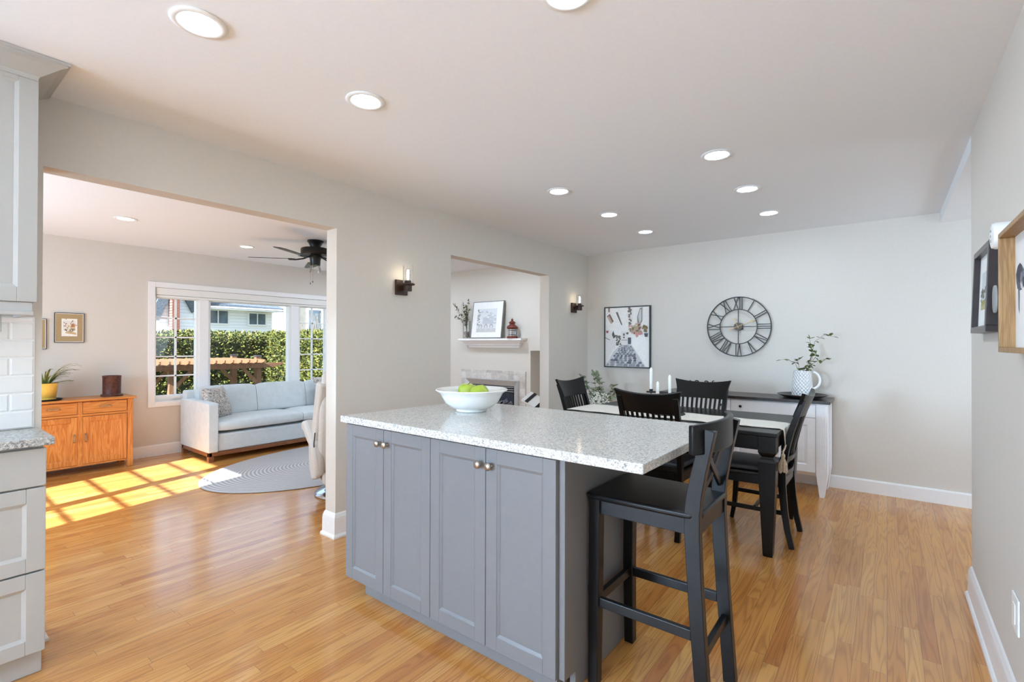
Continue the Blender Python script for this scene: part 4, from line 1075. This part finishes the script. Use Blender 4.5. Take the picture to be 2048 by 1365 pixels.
# plant in yellow pot
sc_ = MB().lathe([(0, .0), (.115, 0), (.13, .010), (.134, .012), (.128, .016), (.11, .007), (0, .006)], (-6.53, .965, .7485), 36).build('saucer', M['dark_gap'], None, True, 0); tag(sc_, 'dark patterned saucer under the yellow pot on the pine cabinet', 'saucer')
pp = thing('potted_plant', 'spider plant in a yellow glazed pot on the pine cabinet', 'plant', (-6.53, .965, .7555))
MB().lathe([(0, .0), (.080, 0), (.083, .006), (.082, .02), (.084, .022), (.098, .150), (.100, .162), (.094, .163), (.088, .14), (0, .138)], (0, 0, 0), 32).build('pot', M['yellow_pot'], pp, True, 0)
MB().lathe([(0, .142), (.0885, .140)], (0, 0, 0), 20, None, False).build('soil', M['soil'], pp)
random.seed(12); b1 = MB(); b2 = MB()
for k in range(46):
    a = random.uniform(0, 2 * PI); ln = random.uniform(.16, .34); up = random.uniform(.5, 1.2)
    if k < 14: a = random.uniform(.9, 2.2); ln = random.uniform(.26, .40); up = random.uniform(.75, 1.15)
    if k >= 40: a = random.uniform(1.0, 2.0); up = random.uniform(.05, .3); ln = .3
    d = Vector((math.cos(a), math.sin(a), 0)); pts = []; wd = random.uniform(.006, .010)
    for q in range(9):
        f = q / 8; pts.append(Vector((0, 0, .14)) + d * (.03 + ln * .62 * f ** 1.15) + Vector((0, 0, ln * up * (f * 1.25 - .75 * f * f))))
    x = d.cross(Vector((0, 0, 1)))
    tgt = b2 if 2 < k < 7 else b1
    va = []
    for q, p in enumerate(pts):
        w_ = wd * (1 - (q / 8) ** 2 * .9); va.append((tgt.bm.verts.new(p - x * w_), tgt.bm.verts.new(p + Vector((0, 0, -.002))), tgt.bm.verts.new(p + x * w_)))
    for q in range(8):
        for s in (0, 1): tgt._f([va[q][s], va[q][s + 1], va[q + 1][s + 1], va[q + 1][s]])
b1.build('leaves', M['blade'], pp, True); b2.build('pale_leaves', M['blade_white'], pp, True)
bp = thing('carved_canister', 'dark brown carved round canister at right end of pine cabinet', 'canister', (-6.57, 1.495, .7485))
MB().lathe([(0, 0), (.094, 0), (.096, .010), (.088, .022), (.078, .024), (.078, .026)], (0, 0, 0), 32).build('foot', M['dark_clay'], bp, True, 0)
MB().lathe([(.078, .0255), (.079, .20), (.081, .203), (.081, .216), (.076, .218), (.070, .21), (.070, .05), (0, .05)], (0, 0, 0), 32).build('body', M['dark_clay'], bp, True, 0)
# two small pictures
def little(seed):
    q = random.Random(seed); L = [rect((240, 236, 228), 0, 0, 1, 1), ((226, 222, 216), [(.1, .3), (.9, .3), (.9, .9), (.1, .9)]), ((206, 176, 130), [(.2, .18), (.95, .08), (.9, .22), (.4, .3)]), ((230, 216, 190), [(.3, .3), (.55, .28), (.55, .6), (.42, .78), (.3, .6)]), ((196, 140, 96), [(.55, .5), (.86, .52), (.86, .7), (.62, .72)]), ((222, 206, 180), [(.56, .28), (.86, .3), (.86, .52), (.56, .5)])]
    for k in range(34): L.append(blob(q.choice(((92, 78, 52), (120, 104, 70), (70, 62, 48), (150, 118, 80))), q.choice((q.gauss(.22, .05), q.gauss(.45, .14), q.gauss(.75, .12))), q.choice((q.gauss(.7, .12), q.gauss(.34, .05))), .035, .03, 6, .4, q))
    for k in range(6): L.append(rect((90, 74, 60), .58 + k * .05, .36, .6 + k * .05, .46))
    return [(c, [(min(1, max(0, u)), min(1, max(0, v))) for u, v in p]) for c, p in L]
A = axes((XW + .001, 1.063, 1.318), (0, 1, 0), (1, 0, 0))
picture('framed_sketch', 'small square framed village sketch above the pine cabinet', 'picture', A, .235, .309, .006, .018, M['frame_dark'], M['tan_mat'], (.05, .05, .06, .055), little(5), None, .006, inner=(M['white_mat'], .005))
A = axes((XW + .001, .772, 1.25), (0, 1, 0), (1, 0, 0))
picture('framed_sketch', 'small framed sketch half hidden behind the kitchen wall edge', 'picture', A, .235, .309, .006, .018, M['frame_dark'], M['tan_mat'], (.05, .05, .06, .055), little(8), None, .006, inner=(M['white_mat'], .005))

# sofa
sf = thing('sofa', 'pale blue upholstered three-seat sofa under the window', 'sofa', (-6.29, 3.3, 0))
SF, SBk, SY0, SY1 = -5.875, -6.70, 2.175, 4.38
m = M['sofa']
bd = MB()
bd.box(SBk, SF - .02, SY0 + .10, SY1 - .10, .105, .30).build('seat_base', m, sf, True, .018, True, 30, 0, 3)
for y in (SY0, SY1 - .105): MB().prism([(SBk, y, .105), (SF, y, .105), (SF, y, .635), (SF - .02, y, .650), (SBk + .05, y, .66), (SBk, y, .64)], (0, .105, 0)).build('arm', m, sf, True, .014, True, 30, 0, 3)
MB().prism([(SBk, SY0 + .02, .30), (SBk + .17, SY0 + .02, .30), (SBk + .10, SY0 + .02, .74), (SBk + .03, SY0 + .02, .755), (SBk, SY0 + .02, .74)], (0, SY1 - SY0 - .04, 0)).build('backrest', m, sf, True, .016, True, 30, 0, 3)
def pad(y0, y1, x0, x1, z0, z1, puff=.02):
    mb = MB(); n = 10; rr = []
    for i in range(n + 1):
        a = i / n * 2 - 1; e_ = puff * (1 - a ** 4)
        y = y0 + (y1 - y0) * i / n
        k = .93 if i in (0, n) else 1
        xm, zm = (x0 + x1) / 2, (z0 + z1) / 2; hx, hz = (x1 - x0) / 2 * k, (z1 - z0) / 2 * k
        ring_ = []
        for q in range(24):
            t_ = 2 * PI * q / 24; c, s = math.cos(t_), math.sin(t_)
            ring_.append(Vector((xm + math.copysign(abs(c) ** .32, c) * hx + (e_ * .4 * (c > .5)), y, zm + math.copysign(abs(s) ** .32, s) * hz + (e_ if s > 0 else 0) * abs(s))))
        rr.append(ring_)
    return mb.loft(rr, True, True)
yi0, yi1 = SY0 + .108, SY1 - .108; half = (yi0 + yi1) / 2
for a, b in ((yi0, half - .003), (half + .003, yi1)): pad(a, b, SBk + .24, SF + .005, .325, .44, .015).build('seat_cushion', m, sf, True, 0, True, 70)
w3 = (yi1 - yi0) / 3
for k in range(3):
    o_ = pad(yi0 + w3 * k + .003, yi0 + w3 * (k + 1) - .003, -.075, .075, -.18, .18, .012)
    Mx = Matrix.Translation((SBk + .20, 0, .605)) @ Matrix.Rotation(R(-13), 4, 'Y'); o_.bm.transform(Mx); o_.build('back_cushion', m, sf, True, 0, True, 70)
wb = MB()
wb.box(SBk + .03, SF - .01, SY0 + .01, SY0 + .045, .062, .104).box(SBk + .03, SF - .01, SY1 - .045, SY1 - .01, .062, .104).box(SF - .05, SF - .01, SY0 + .01, SY1 - .01, .062, .104).box(SBk + .03, SBk + .07, SY0 + .01, SY1 - .01, .062, .104)
wb.build('base_frame', M['walnut'], sf, False, .003, True)
for x in (SF - .062, SBk + .02):
    for y in (SY0 + .008, SY1 - .062): MB().box(x, x + .054, y, y + .054, 0, .0625).build('foot', M['walnut'], sf, False, .003, True)
def throw_pillow(loc, rot, s, label):
    t = thing('throw_pillow', label, 'pillow', loc, 0, 'patterned pillows on the sofa'); t.rotation_euler = rot
    mb = MB(); n = 12; A_ = []
    for sgn in (1, -1):
        g_ = []
        for i in range(n + 1):
            r_ = []
            for j in range(n + 1):
                a, b = i / n * 2 - 1, j / n * 2 - 1; k = max(0, (1 - a ** 4) * (1 - b ** 4)) ** .55
                sh = 1 - .06 * (1 - max(abs(a), abs(b)) ** 2) - .05 * (a * a * (1 - b * b) * 0 + (1 - abs(a * b)))
                r_.append(mb.bm.verts.new((sgn * (.004 + .065 * k), a * s / 2 * sh, s / 2 + b * s / 2 * sh)))
            g_.append(r_)
        A_.append(g_)
    for g_ in A_:
        for i in range(n):
            for j in range(n): mb._f([g_[i][j], g_[i + 1][j], g_[i + 1][j + 1], g_[i][j + 1]])
    p, q = A_
    for i in range(n):
        mb._f([p[i][0], p[i + 1][0], q[i + 1][0], q[i][0]]); mb._f([p[i][n], q[i][n], q[i + 1][n], p[i + 1][n]]); mb._f([p[0][i], q[0][i], q[0][i + 1], p[0][i + 1]]); mb._f([p[n][i], p[n][i + 1], q[n][i + 1], q[n][i]])
    mb.build('cover', M['pillow'], t, True, 0, False, 70); return t
throw_pillow((-6.18, 2.435, .447), (0, R(-20), R(34)), .37, 'scroll patterned pillow leaning at the left arm of the sofa')
throw_pillow((-6.22, 3.88, .447), (0, R(-20), R(10)), .42, 'scroll patterned pillow at the far right of the sofa behind the recliner')
# rug
rg = MB(); rr = []
for f, z in ((1, .001), (1.004, .005), (.995, .010)): rr.append([Vector((.88 * f * math.cos(2 * PI * k / 96), 1.42 * f * math.sin(2 * PI * k / 96), z)) for k in range(96)])
rg.loft(rr, True, True); rgo = rg.build('oval_rug', M['rug'], None, True, 0, False, 50); rgo.location = (-4.93, 3.18, .001); tag(rgo, 'oval grey braided rug on the living room floor', 'rug')
rgo.rotation_euler = (0, 0, R(4))

# recliner (seen partly behind the pillar)
rc = thing('recliner', 'cream leather swivel recliner half hidden behind the dividing wall', 'armchair', (-3.79, 2.56, 0), R(-24))
MB().lathe([(0, 0), (.30, 0), (.305, .012), (.29, .028), (.2, .055), (.08, .075), (.045, .08), (.04, .13), (0, .13)], (0, 0, 0), 40).build('pedestal_base', M['chrome'], rc, True, 0)
MB().box(-.30, .27, -.27, .27, .13, .30).build('seat_frame', M['tan_hide'], rc, True, .05, False, 30, 0, 4)
o_ = pad(-.27, .27, -.38, .24, .30, .47, .02); o_.build('seat_cushion', M['tan_hide'], rc, True, 0, False, 70)
def rback(u, v):
    a = u * 2 - 1; z = .26 + v * .84; y = a * (.305 - .05 * max(0, v - .6)); x = .25 + .16 * v + .05 * math.sin(v * PI) - .05 * a * a
    return (x, y, z), (1, .35 * a, -.18)
MB().slab(rback, 14, 18, .14).build('backrest', M['tan_hide'], rc, True, .045, False, 40, 0, 4)
def rwing(s):
    def f(u, v):
        z = .50 + v * .50; x = .10 + u * (.20 + .05 * v) + .12 * v; return (x, s * (.315 - .03 * v), z), (0, s, .1)
    return f
for s in (-1, 1):
    MB().slab(rwing(s), 8, 10, .075).build('side_wing', M['tan_hide'], rc, True, .03, False, 40, 0, 3)
    MB().sweep([(-.34, s * .335, .56), (-.1, s * .335, .59), (.16, s * .335, .56), (.28, s * .325, .50), (.31, s * .315, .38), (.30, s * .30, .24)], [.10, .11, .11, .10, .09, .07], [.09, .11, .11, .10, .09, .07], (0, 1, 0)).build('armrest', M['tan_hide'], rc, True, .03, False, 40, 0, 3)
    MB().prism([(-.30, s * .28, .50), (.22, s * .28, .50), (.22, s * .28, .2), (.0, s * .28, .14), (-.2, s * .28, .2)], (0, s * .05, 0)).build('side_panel', M['tan_hide'], rc, True, .015, False, 40)
hd = pad(-.21, .21, .30, .44, 1.02, 1.14, .015); hd.build('headrest', M['tan_hide'], rc, True, 0, False, 70)
MB().tube([(.33, -.34, .60), (.335, -.347, .52), (.31, -.345, .42)], .004, 6).build('recline_lever', M['black_metal'], rc)

# ceiling fan
fn = thing('ceiling_fan', 'black five-blade ceiling fan with clear glass light shade', 'ceiling fan', (-4.86, 2.83, H))
MB().lathe([(0, -.001), (.082, -.001), (.084, -.012), (.07, -.03), (.055, -.06), (.052, -.085), (0, -.085)], (0, 0, 0), 32).build('canopy', M['fan_black'], fn, True, 0)
MB().lathe([(0, -.082), (.10, -.082), (.14, -.088), (.148, -.10), (.148, -.145), (.138, -.156), (.07, -.165), (.06, -.19), (.055, -.20), (.052, -.265), (0, -.265)], (0, 0, 0), 40).build('motor_housing', M['fan_black'], fn, True, 0)
for k in range(5):
    a = R(227 + 72 * k); d = Vector((math.cos(a), math.sin(a), 0)); n_ = Vector((-d.y, d.x, 0)); z = -.205
    bk = MB().tube([d * .06 + Vector((0, 0, -.17)), d * .12 + Vector((0, 0, -.195)), d * .2 + Vector((0, 0, -.208)), d * .27 + Vector((0, 0, z - .002))], .008, 8); bk.prism([d * .17 - n_ * .012 + Vector((0, 0, z - .006)), d * .27 - n_ * .035 + Vector((0, 0, z - .006)), d * .27 + n_ * .035 + Vector((0, 0, z - .006)), d * .17 + n_ * .012 + Vector((0, 0, z - .006))], (0, 0, .004))
    bk.build('blade_iron', M['fan_black'], fn, True, 0)
    tl = n_ * .06 - Vector((0, 0, .010)); t2 = n_ * .068 - Vector((0, 0, .011)); c = Vector((0, 0, z + .004))
    MB().prism([c + d * .22 - tl, c + d * .60 - t2, c + d * .655 - t2 * .6, c + d * .66 + t2 * .6, c + d * .60 + t2, c + d * .22 + tl], (0, 0, .006)).build('blade', M['fan_black'], fn, False, .002)
sh = MB()
for a in (0,): sh.lathe([(.035, -.22), (.05, -.235), (.062, -.31), (.060, -.31), (.048, -.236), (.033, -.222)], (.0, -.0, -.03), 28, None, False)
sh.build('glass_shade', M['clear_glass'], fn, True, 0)
for x, y, l_ in ((-.045, -.03, .20), (.035, -.05, .19)):
    MB().tube([(x, y, -.25), (x, y, -.25 - l_)], .0012, 5).build('pull_chain', M['nickel'], fn)
    MB().lathe([(0, 0), (.004, .003), (.004, .018), (0, .022)], (x, y, -.25 - l_ - .02), 8).build('chain_pull', M['fan_black'], fn, True)

# ------------------------------------------------------------------ fireplace
fp = thing('fireplace', 'gas fireplace with steel frame and marble tile surround', 'fireplace', (-4.51, YB, 0))
tl = MB()
for a in ((-5.105, -3.905, .80, .937), (-5.105, -5.005, 0, .80), (-4.015, -3.905, 0, .80)): tl.box(a[0], a[1], YB - .014, YB - .0005, a[2], a[3])
tl.build('tile_surround', M['tile'], fp, False, .001, True)
stf = MB()
def quadring(o, i, yo, yi):
    O = [Vector((o[0], yo, o[2])), Vector((o[1], yo, o[2])), Vector((o[1], yo, o[3])), Vector((o[0], yo, o[3]))]
    I = [Vector((i[0], yi, i[2])), Vector((i[1], yi, i[2])), Vector((i[1], yi, i[3])), Vector((i[0], yi, i[3]))]
    for k in range(4):
        q = (k + 1) % 4; stf._f([stf.bm.verts.new(p) for p in (O[k], O[q], I[q], I[k])])
quadring((-5.015, -4.005, .02, .812), (-5.0, -4.02, .03, .80), YB - .014, YB - .034); quadring((-5.0, -4.02, .03, .80), (-4.915, -4.105, .08, .722), YB - .034, YB - .004)
stf.build('steel_frame', M['steel'], fp, False, 0, True)
MB().box(-4.93, -4.09, YB - .0035, YB - .001, .06, .74).build('firebox', M['dark_gap'], fp, False, 0, True)
for z in (.706, .676, .646): MB().box(-4.91, -4.11, YB - .012, YB - .006, z - .004, z + .004).build('louver', M['steel'], fp, False, 0, True)
MB().box(-4.90, -4.12, YB - .008, YB - .005, .10, .625).build('fire_glass', M['firebox'], fp, False, 0, True)
lgs = MB(); random.seed(3)
for k in range(7): lgs.tube([(-4.82 + k * .09, YB - .0075, .40 + .02 * (k % 3)), (-4.62 + k * .08, YB - .0075, .50 + .03 * (k % 2))], [.03, .026], 8)
for v in lgs.bm.verts: v.co.y = min(v.co.y, YB - .004); v.co.y = max(v.co.y, YB - .012)
lgs.build('ceramic_logs', M['ash'], fp, True, 0, True)
mn = MB(); mp = [(0, 1.262), (.035, 1.262), (.035, 1.285), (.06, 1.30), (.06, 1.318), (.095, 1.335), (.105, 1.352), (.15, 1.366), (.15, 1.392), (0, 1.392)]
rr = []
for o_, z in mp: pass
rr.append([Vector((-5.05 + (.15 - o_), YB - .0005, z)) for o_, z in mp]); rr.append([Vector((-5.05 + (.15 - o_), YB - o_ - .0005, z)) for o_, z in mp]); rr.append([Vector((-3.885 - (.15 - o_), YB - o_ - .0005, z)) for o_, z in mp]); rr.append([Vector((-3.885 - (.15 - o_), YB - .0005, z)) for o_, z in mp])
mn.loft(rr, True, True); tag(mn.build('mantel_shelf', M['trim'], None, False, 0), 'white moulded mantel shelf above the fireplace', 'mantel')
# niche tile panel
nt = MB().box(-3.79, -3.2, YB + .236, YB + .249, 0, .945); tag(nt.build('niche_tile', M['tile'], None, False, .001), 'beige tile panel inside the low niche beside the fireplace', 'tile panel')
# mantel objects
L = [rect((214, 217, 220), 0, 0, 1, 1), ((190, 194, 200), [(.3, .62), (.45, .66), (.62, .70), (.85, .62), (1, .6), (1, .35), (.3, .35)]), rect((196, 196, 194), 0, 0, 1, .16)]
for k in range(3): L.append(blob((168, 170, 172), .2 + k * .28, .24, .1, .12, 10, .05, rnd)); L.append(blob((206, 208, 208), .2 + k * .28, .2, .07, .1, 10, .05, rnd))
for k in range(26): L.append(blob(rnd.choice(((150, 154, 156), (176, 178, 180), (132, 136, 138))), rnd.gauss(.08, .05), rnd.uniform(.3, .97), .05, .04, 6, .4, rnd))
for k in range(30): L.append(blob(rnd.choice(((226, 228, 230), (186, 190, 196), (204, 206, 206))), rnd.uniform(.1, .95), rnd.uniform(.3, .95), .07, .03, 7, .4, rnd))
L = [(c, [(min(1, max(0, u)), min(1, max(0, v))) for u, v in p]) for c, p in L]
A = axes((-4.822, YB - .098, 1.3945), (1, 0, 0), (0, -1, 0)) @ Matrix.Rotation(R(7.5), 4, 'X')
picture('leaning_picture', 'grey framed landscape sketch leaning on the mantel shelf', 'picture', A, .575, .535, .010, .03, M['grey_frame'], M['white_mat'], (.09, .10, .075, .10), L, None, .004)
gv = thing('glass_vase', 'clear glass vase of dark pebbles on the left of the mantel', 'vase', (-4.935, YB - .085, 1.393))
MB().lathe([(0, 0), (.05, 0), (.056, .004), (.058, .26), (.0555, .26), (.0535, .008), (0, .006)], (0, 0, 0), 28).build('glass', M['clear_glass'], gv, True, 0)
random.seed(21); pb = MB()
for k in range(70):
    a = random.uniform(0, 2 * PI); r_ = .041 * math.sqrt(random.random()); pb.sphere((r_ * math.cos(a), r_ * math.sin(a), .018 + random.random() * .085), random.uniform(.009, .0125), 6, 5, .8)
pb.build('pebbles', M['pebble'], gv, True, 0)
branch_plant('berry_branches', 'sprays of olive leaves standing in the mantel vase', 'branches', (-4.935, YB - .085, 1.50), [
    [(0, 0, 0), (.0, 0, .16), (.0, -.01, .3), (.04, -.01, .44)], [(0, 0, 0), (-.02, 0, .14), (-.12, -.01, .26), (-.24, -.02, .40)], [(0, 0, 0), (.01, -.03, .14), (.06, -.07, .24), (.13, -.09, .30)],
    [(0, 0, 0), (-.03, .0, .14), (-.12, -.02, .19), (-.20, -.02, .22)], [(0, 0, 0), (-.01, .02, .18), (-.02, .01, .36)], [(0, 0, 0), (.015, -.02, .13), (.04, -.03, .22)], [(0, 0, 0), (-.02, 0, .2), (-.05, -.02, .40)]], M['leaf_olive'], .042, .028, 17, 1)
ln_ = thing('lantern', 'rust red metal lantern at the right of the mantel', 'lantern', (-4.07, YB - .10, 1.393))
k_ = .82
MB().lathe([(0, 0), (.09 * k_, 0), (.092 * k_, .01), (.085 * k_, .028), (.078 * k_, .03), (0, .03)], (0, 0, 0), 24).build('base', M['rust'], ln_, True, 0)
MB().lathe([(.062 * k_, .031), (.062 * k_, .125)], (0, 0, 0), 24, None, False).build('glass', M['clear_glass'], ln_, True, 0)
cg = MB()
for q in range(8):
    a = 2 * PI * q / 8; cg.tube([(.070 * k_ * math.cos(a), .070 * k_ * math.sin(a), .028), (.070 * k_ * math.cos(a), .070 * k_ * math.sin(a), .13)], .0022, 5)
for z in (.05, .108): cg.tube([(.070 * k_ * math.cos(2 * PI * q / 24), .070 * k_ * math.sin(2 * PI * q / 24), z) for q in range(25)], .0022, 5, False)
cg.build('cage', M['frame_dark'], ln_, True, 0)
MB().lathe([(0, .126), (.08 * k_, .126), (.095 * k_, .15), (.085 * k_, .168), (.048 * k_, .185), (.045 * k_, .205), (.062 * k_, .212), (.04 * k_, .232), (.016 * k_, .240), (.02 * k_, .255), (.006, .272), (0, .275)], (0, 0, 0), 24).build('hood', M['rust'], ln_, True, 0)
# white magazine rack on the floor by the opening
mr = thing('magazine_rack', 'white tilted rack with black bands right of the fireplace', 'rack', (-3.42, 4.92, 0), R(20))
T = Matrix.Translation((0, 0, .60)) @ Matrix.Rotation(R(28), 4, 'Y') @ Matrix.Rotation(R(14), 4, 'X')
MB().box(-.15, .17, -.16, .16, -.012, .012, T).build('tray', M['plastic_white'], mr, False, .004)
for x in (-.085, .06): MB().box(x - .02, x + .02, -.162, .162, .0125, .018, T).build('band', M['black_metal'], mr, False, .001)
for y in (-.13, .13): MB().bar(T @ Vector((0, y, -.012)), (0, y, 0), .05, .02).build('leg', M['plastic_white'], mr, False, .002)

# ------------------------------------------------------------------ outside
GZ = -1.15
gr = MB().box(-45, -6.95, -30, 40, GZ - .2, GZ); struct('ground', gr, M['lawn'], 'lawn outside the living room window', 'lawn')
def hedge(name, label, x0, x1, y0, y1, z1, n, seed, bumps=.12):
    q = random.Random(seed); t = thing(name, label, 'hedge', ((x0 + x1) / 2, (y0 + y1) / 2, GZ))
    MB().box(x0 + .12, x1 - .12, y0 + .12, y1 - .12, GZ, z1 - .14).build('core', M['hedge_core'], t, False, 0, True)
    lf = MB()
    for k in range(n):
        f = q.random()
        wx, wy = x1 - x0, y1 - y0
        u, v = q.random(), q.random()
        side = q.choices((0, 1, 2), (wy * (z1 - GZ), wx * (z1 - GZ), wx * wy))[0]
        off = q.uniform(-.10, .06)
        if side == 0: p = Vector((x1 + off, y0 + u * wy, GZ + v * (z1 - GZ))); nn = Vector((1, 0, .3))
        elif side == 1: p = Vector((x0 + u * wx, y0 - off, GZ + v * (z1 - GZ))); nn = Vector((0, -1, .3))
        else: p = Vector((x0 + u * wx, y0 + v * wy, z1 + off * 1.4 + .05 * math.sin(u * 9 + v * 14))); nn = Vector((0, 0, 1))
        d = Vector((q.uniform(-1, 1), q.uniform(-1, 1), q.uniform(-.6, 1))) * .8 + nn * .5
        lf.leaf(p, d, q.uniform(.045, .085), q.uniform(.028, .048), (q.uniform(-1, 1), q.uniform(-1, 1), q.uniform(-1, 1)))
    lf.build('foliage', M['hedge'], t, False, 0, True)
hedge('hedge', 'long clipped green hedge behind the pergola, in shade', -14.2, -13.0, 2.5, 7.3, 1.48, 24000, 1)
hedge('hedge', 'sunlit yellow-green hedge at the right of the pergola', -12.85, -9.3, 6.15, 7.3, 1.50, 26000, 2)
pg = thing('pergola', 'cedar garden pergola in front of the hedge', 'pergola', (-10.6, 4.0, GZ))
cd = M['cedar']
for x, y in ((-10.45, 3.25), (-10.45, 4.80), (-11.6, 3.25), (-11.6, 4.80)):
    ps = MB().box(x - .055, x + .055, y - .055, y + .055, GZ, 1.02 if y > 4 else .93); ps.build('post', cd, pg, False, .005, True)
    if y > 4: MB().box(x - .06, x + .06, y - .06, y + .06, 1.02, 1.06).build('post_cap', M['frame_dark'], pg, False, .005, True)
for x in (-10.38, -11.53):
    MB().prism([(x, 2.0, .80), (x, 5.05, .80), (x, 5.28, .86), (x, 5.30, .90), (x, 2.0, .90)], (.045, 0, 0)).build('beam', cd, pg, False, .004, True)
for k in range(15):
    y = 2.62 + k * .15
    MB().prism([(-12.0, y, .94), (-11.9, y, .90), (-10.15, y, .90), (-10.0, y, .94), (-10.0, y, .985), (-12.0, y, .985)], (0, .032, 0)).build('rafter', cd, pg, False, .003, True)
for x, y, s in ((-10.40, 3.25, 1), (-10.40, 4.80, -1), (-11.55, 4.80, -1), (-11.55, 3.25, 1)): MB().bar((x, y + s * .05, .50), (x, y + s * .33, .82), .05, .06).build('brace', cd, pg, False, .003, True)
# white house
hs = thing('neighbour_house', 'white clapboard house with grey shingle roof beyond the hedge', 'house', (-25, 8.5, GZ))
MB().box(-29, -22, 5.0, 10.72, GZ, 2.80).build('wall', M['siding'], hs, False, 0, True)
rf = MB().prism([(-21.55, 7.28, 2.80), (-21.55, 11.02, 2.72), (-25, 9.6, 4.6), (-25, 7.0, 4.6)], (0, 0, .14)); rf.prism([(-25, 7.0, 4.6), (-25, 9.6, 4.6), (-21.55, 11.02, 2.72), (-29, 11.0, 2.72), (-29, 7, 2.8)], (0, 0, .12)); rf.build('roof', M['roof'], hs, False, 0, True)
MB().box(-21.62, -21.48, 7.28, 10.98, 2.745, 2.805).build('gutter', M['house_trim'], hs, False, .01, True)
MB().box(-22.0, -21.5, 7.3, 10.95, 2.70, 2.74).build('soffit', M['house_trim'], hs, False, 0, True)
MB().prism([(-22.0, 6.18, GZ), (-22.0, 7.42, GZ), (-22.0, 7.42, 2.72), (-22.0, 6.80, 3.95), (-22.0, 6.18, 2.35)], (.42, 0, 0)).build('gable', M['siding'], hs, False, 0, True)
gb = MB().bar((-21.5, 6.12, 2.22), (-21.5, 6.80, 3.98), .32, .09, (1, 0, 0)); gb.bar((-21.5, 7.50, 2.56), (-21.5, 6.80, 3.98), .32, .09, (1, 0, 0)); gb.build('gable_trim', M['roof'], hs, False, 0, True)
MB().box(-21.56, -21.2, 6.60, 6.85, GZ, 4.6).build('chimney', M['brick'], hs, False, 0, True)
for (a, b, c, d) in ((8.10, 8.85, 2.135, 2.655), (9.72, 10.41, 2.135, 2.605)):
    f = MB()
    for q in ((a - .07, a, c - .07, d + .07), (b, b + .07, c - .07, d + .07), (a, b, c - .07, c), (a, b, d, d + .07), ((a + b) / 2 - .02, (a + b) / 2 + .02, c, d)): f.box(-22.0, -21.95, *q)
    fo = f.build('window', M['house_trim'], hs, False, 0, True)
    MB().box(-22.0, -21.975, a, b, c, d).build('pane', M['pane_dark'], fo, False, 0, True)
h2 = thing('grey_house', 'grey house with a dark window behind a bare shrub, at right', 'house', (-19, 11.5, GZ))
MB().box(-18.5, -18, 9.62, 14, GZ, 4.2).build('wall', M['siding_grey'], h2, False, 0, True)
f = MB()
for q in ((10.12, 10.2, 1.2, 2.75), (10.72, 10.80, 1.2, 2.75), (10.2, 10.72, 2.63, 2.75), (10.2, 10.72, 1.2, 1.3)): f.box(-18.0, -17.97, *q)
fo = f.build('window', M['house_trim'], h2, False, 0, True); MB().box(-18.0, -17.97, 10.2, 10.72, 1.3, 2.63).build('pane', M['pane_dark'], fo, False, 0, True)
random.seed(8); sb = MB()
for k in range(60):
    a = random.uniform(0, 2 * PI); p = Vector((-16.3, 9.75, GZ)); pts = [p]
    d = Vector((math.cos(a) * .2, math.sin(a) * .22, 1))
    for q in range(8):
        d += Vector((random.uniform(-.15, .15), random.uniform(-.15, .15), random.uniform(-.08, .05))); pts.append(pts[-1] + d.normalized() * .45)
    sb.tube(pts, [.018 * (1 - i / 11) for i in range(9)], 4)
tag(sb.build('bare_shrub', M['stem'], None, True, 0), 'leafless twiggy shrub in front of the grey house', 'shrub')
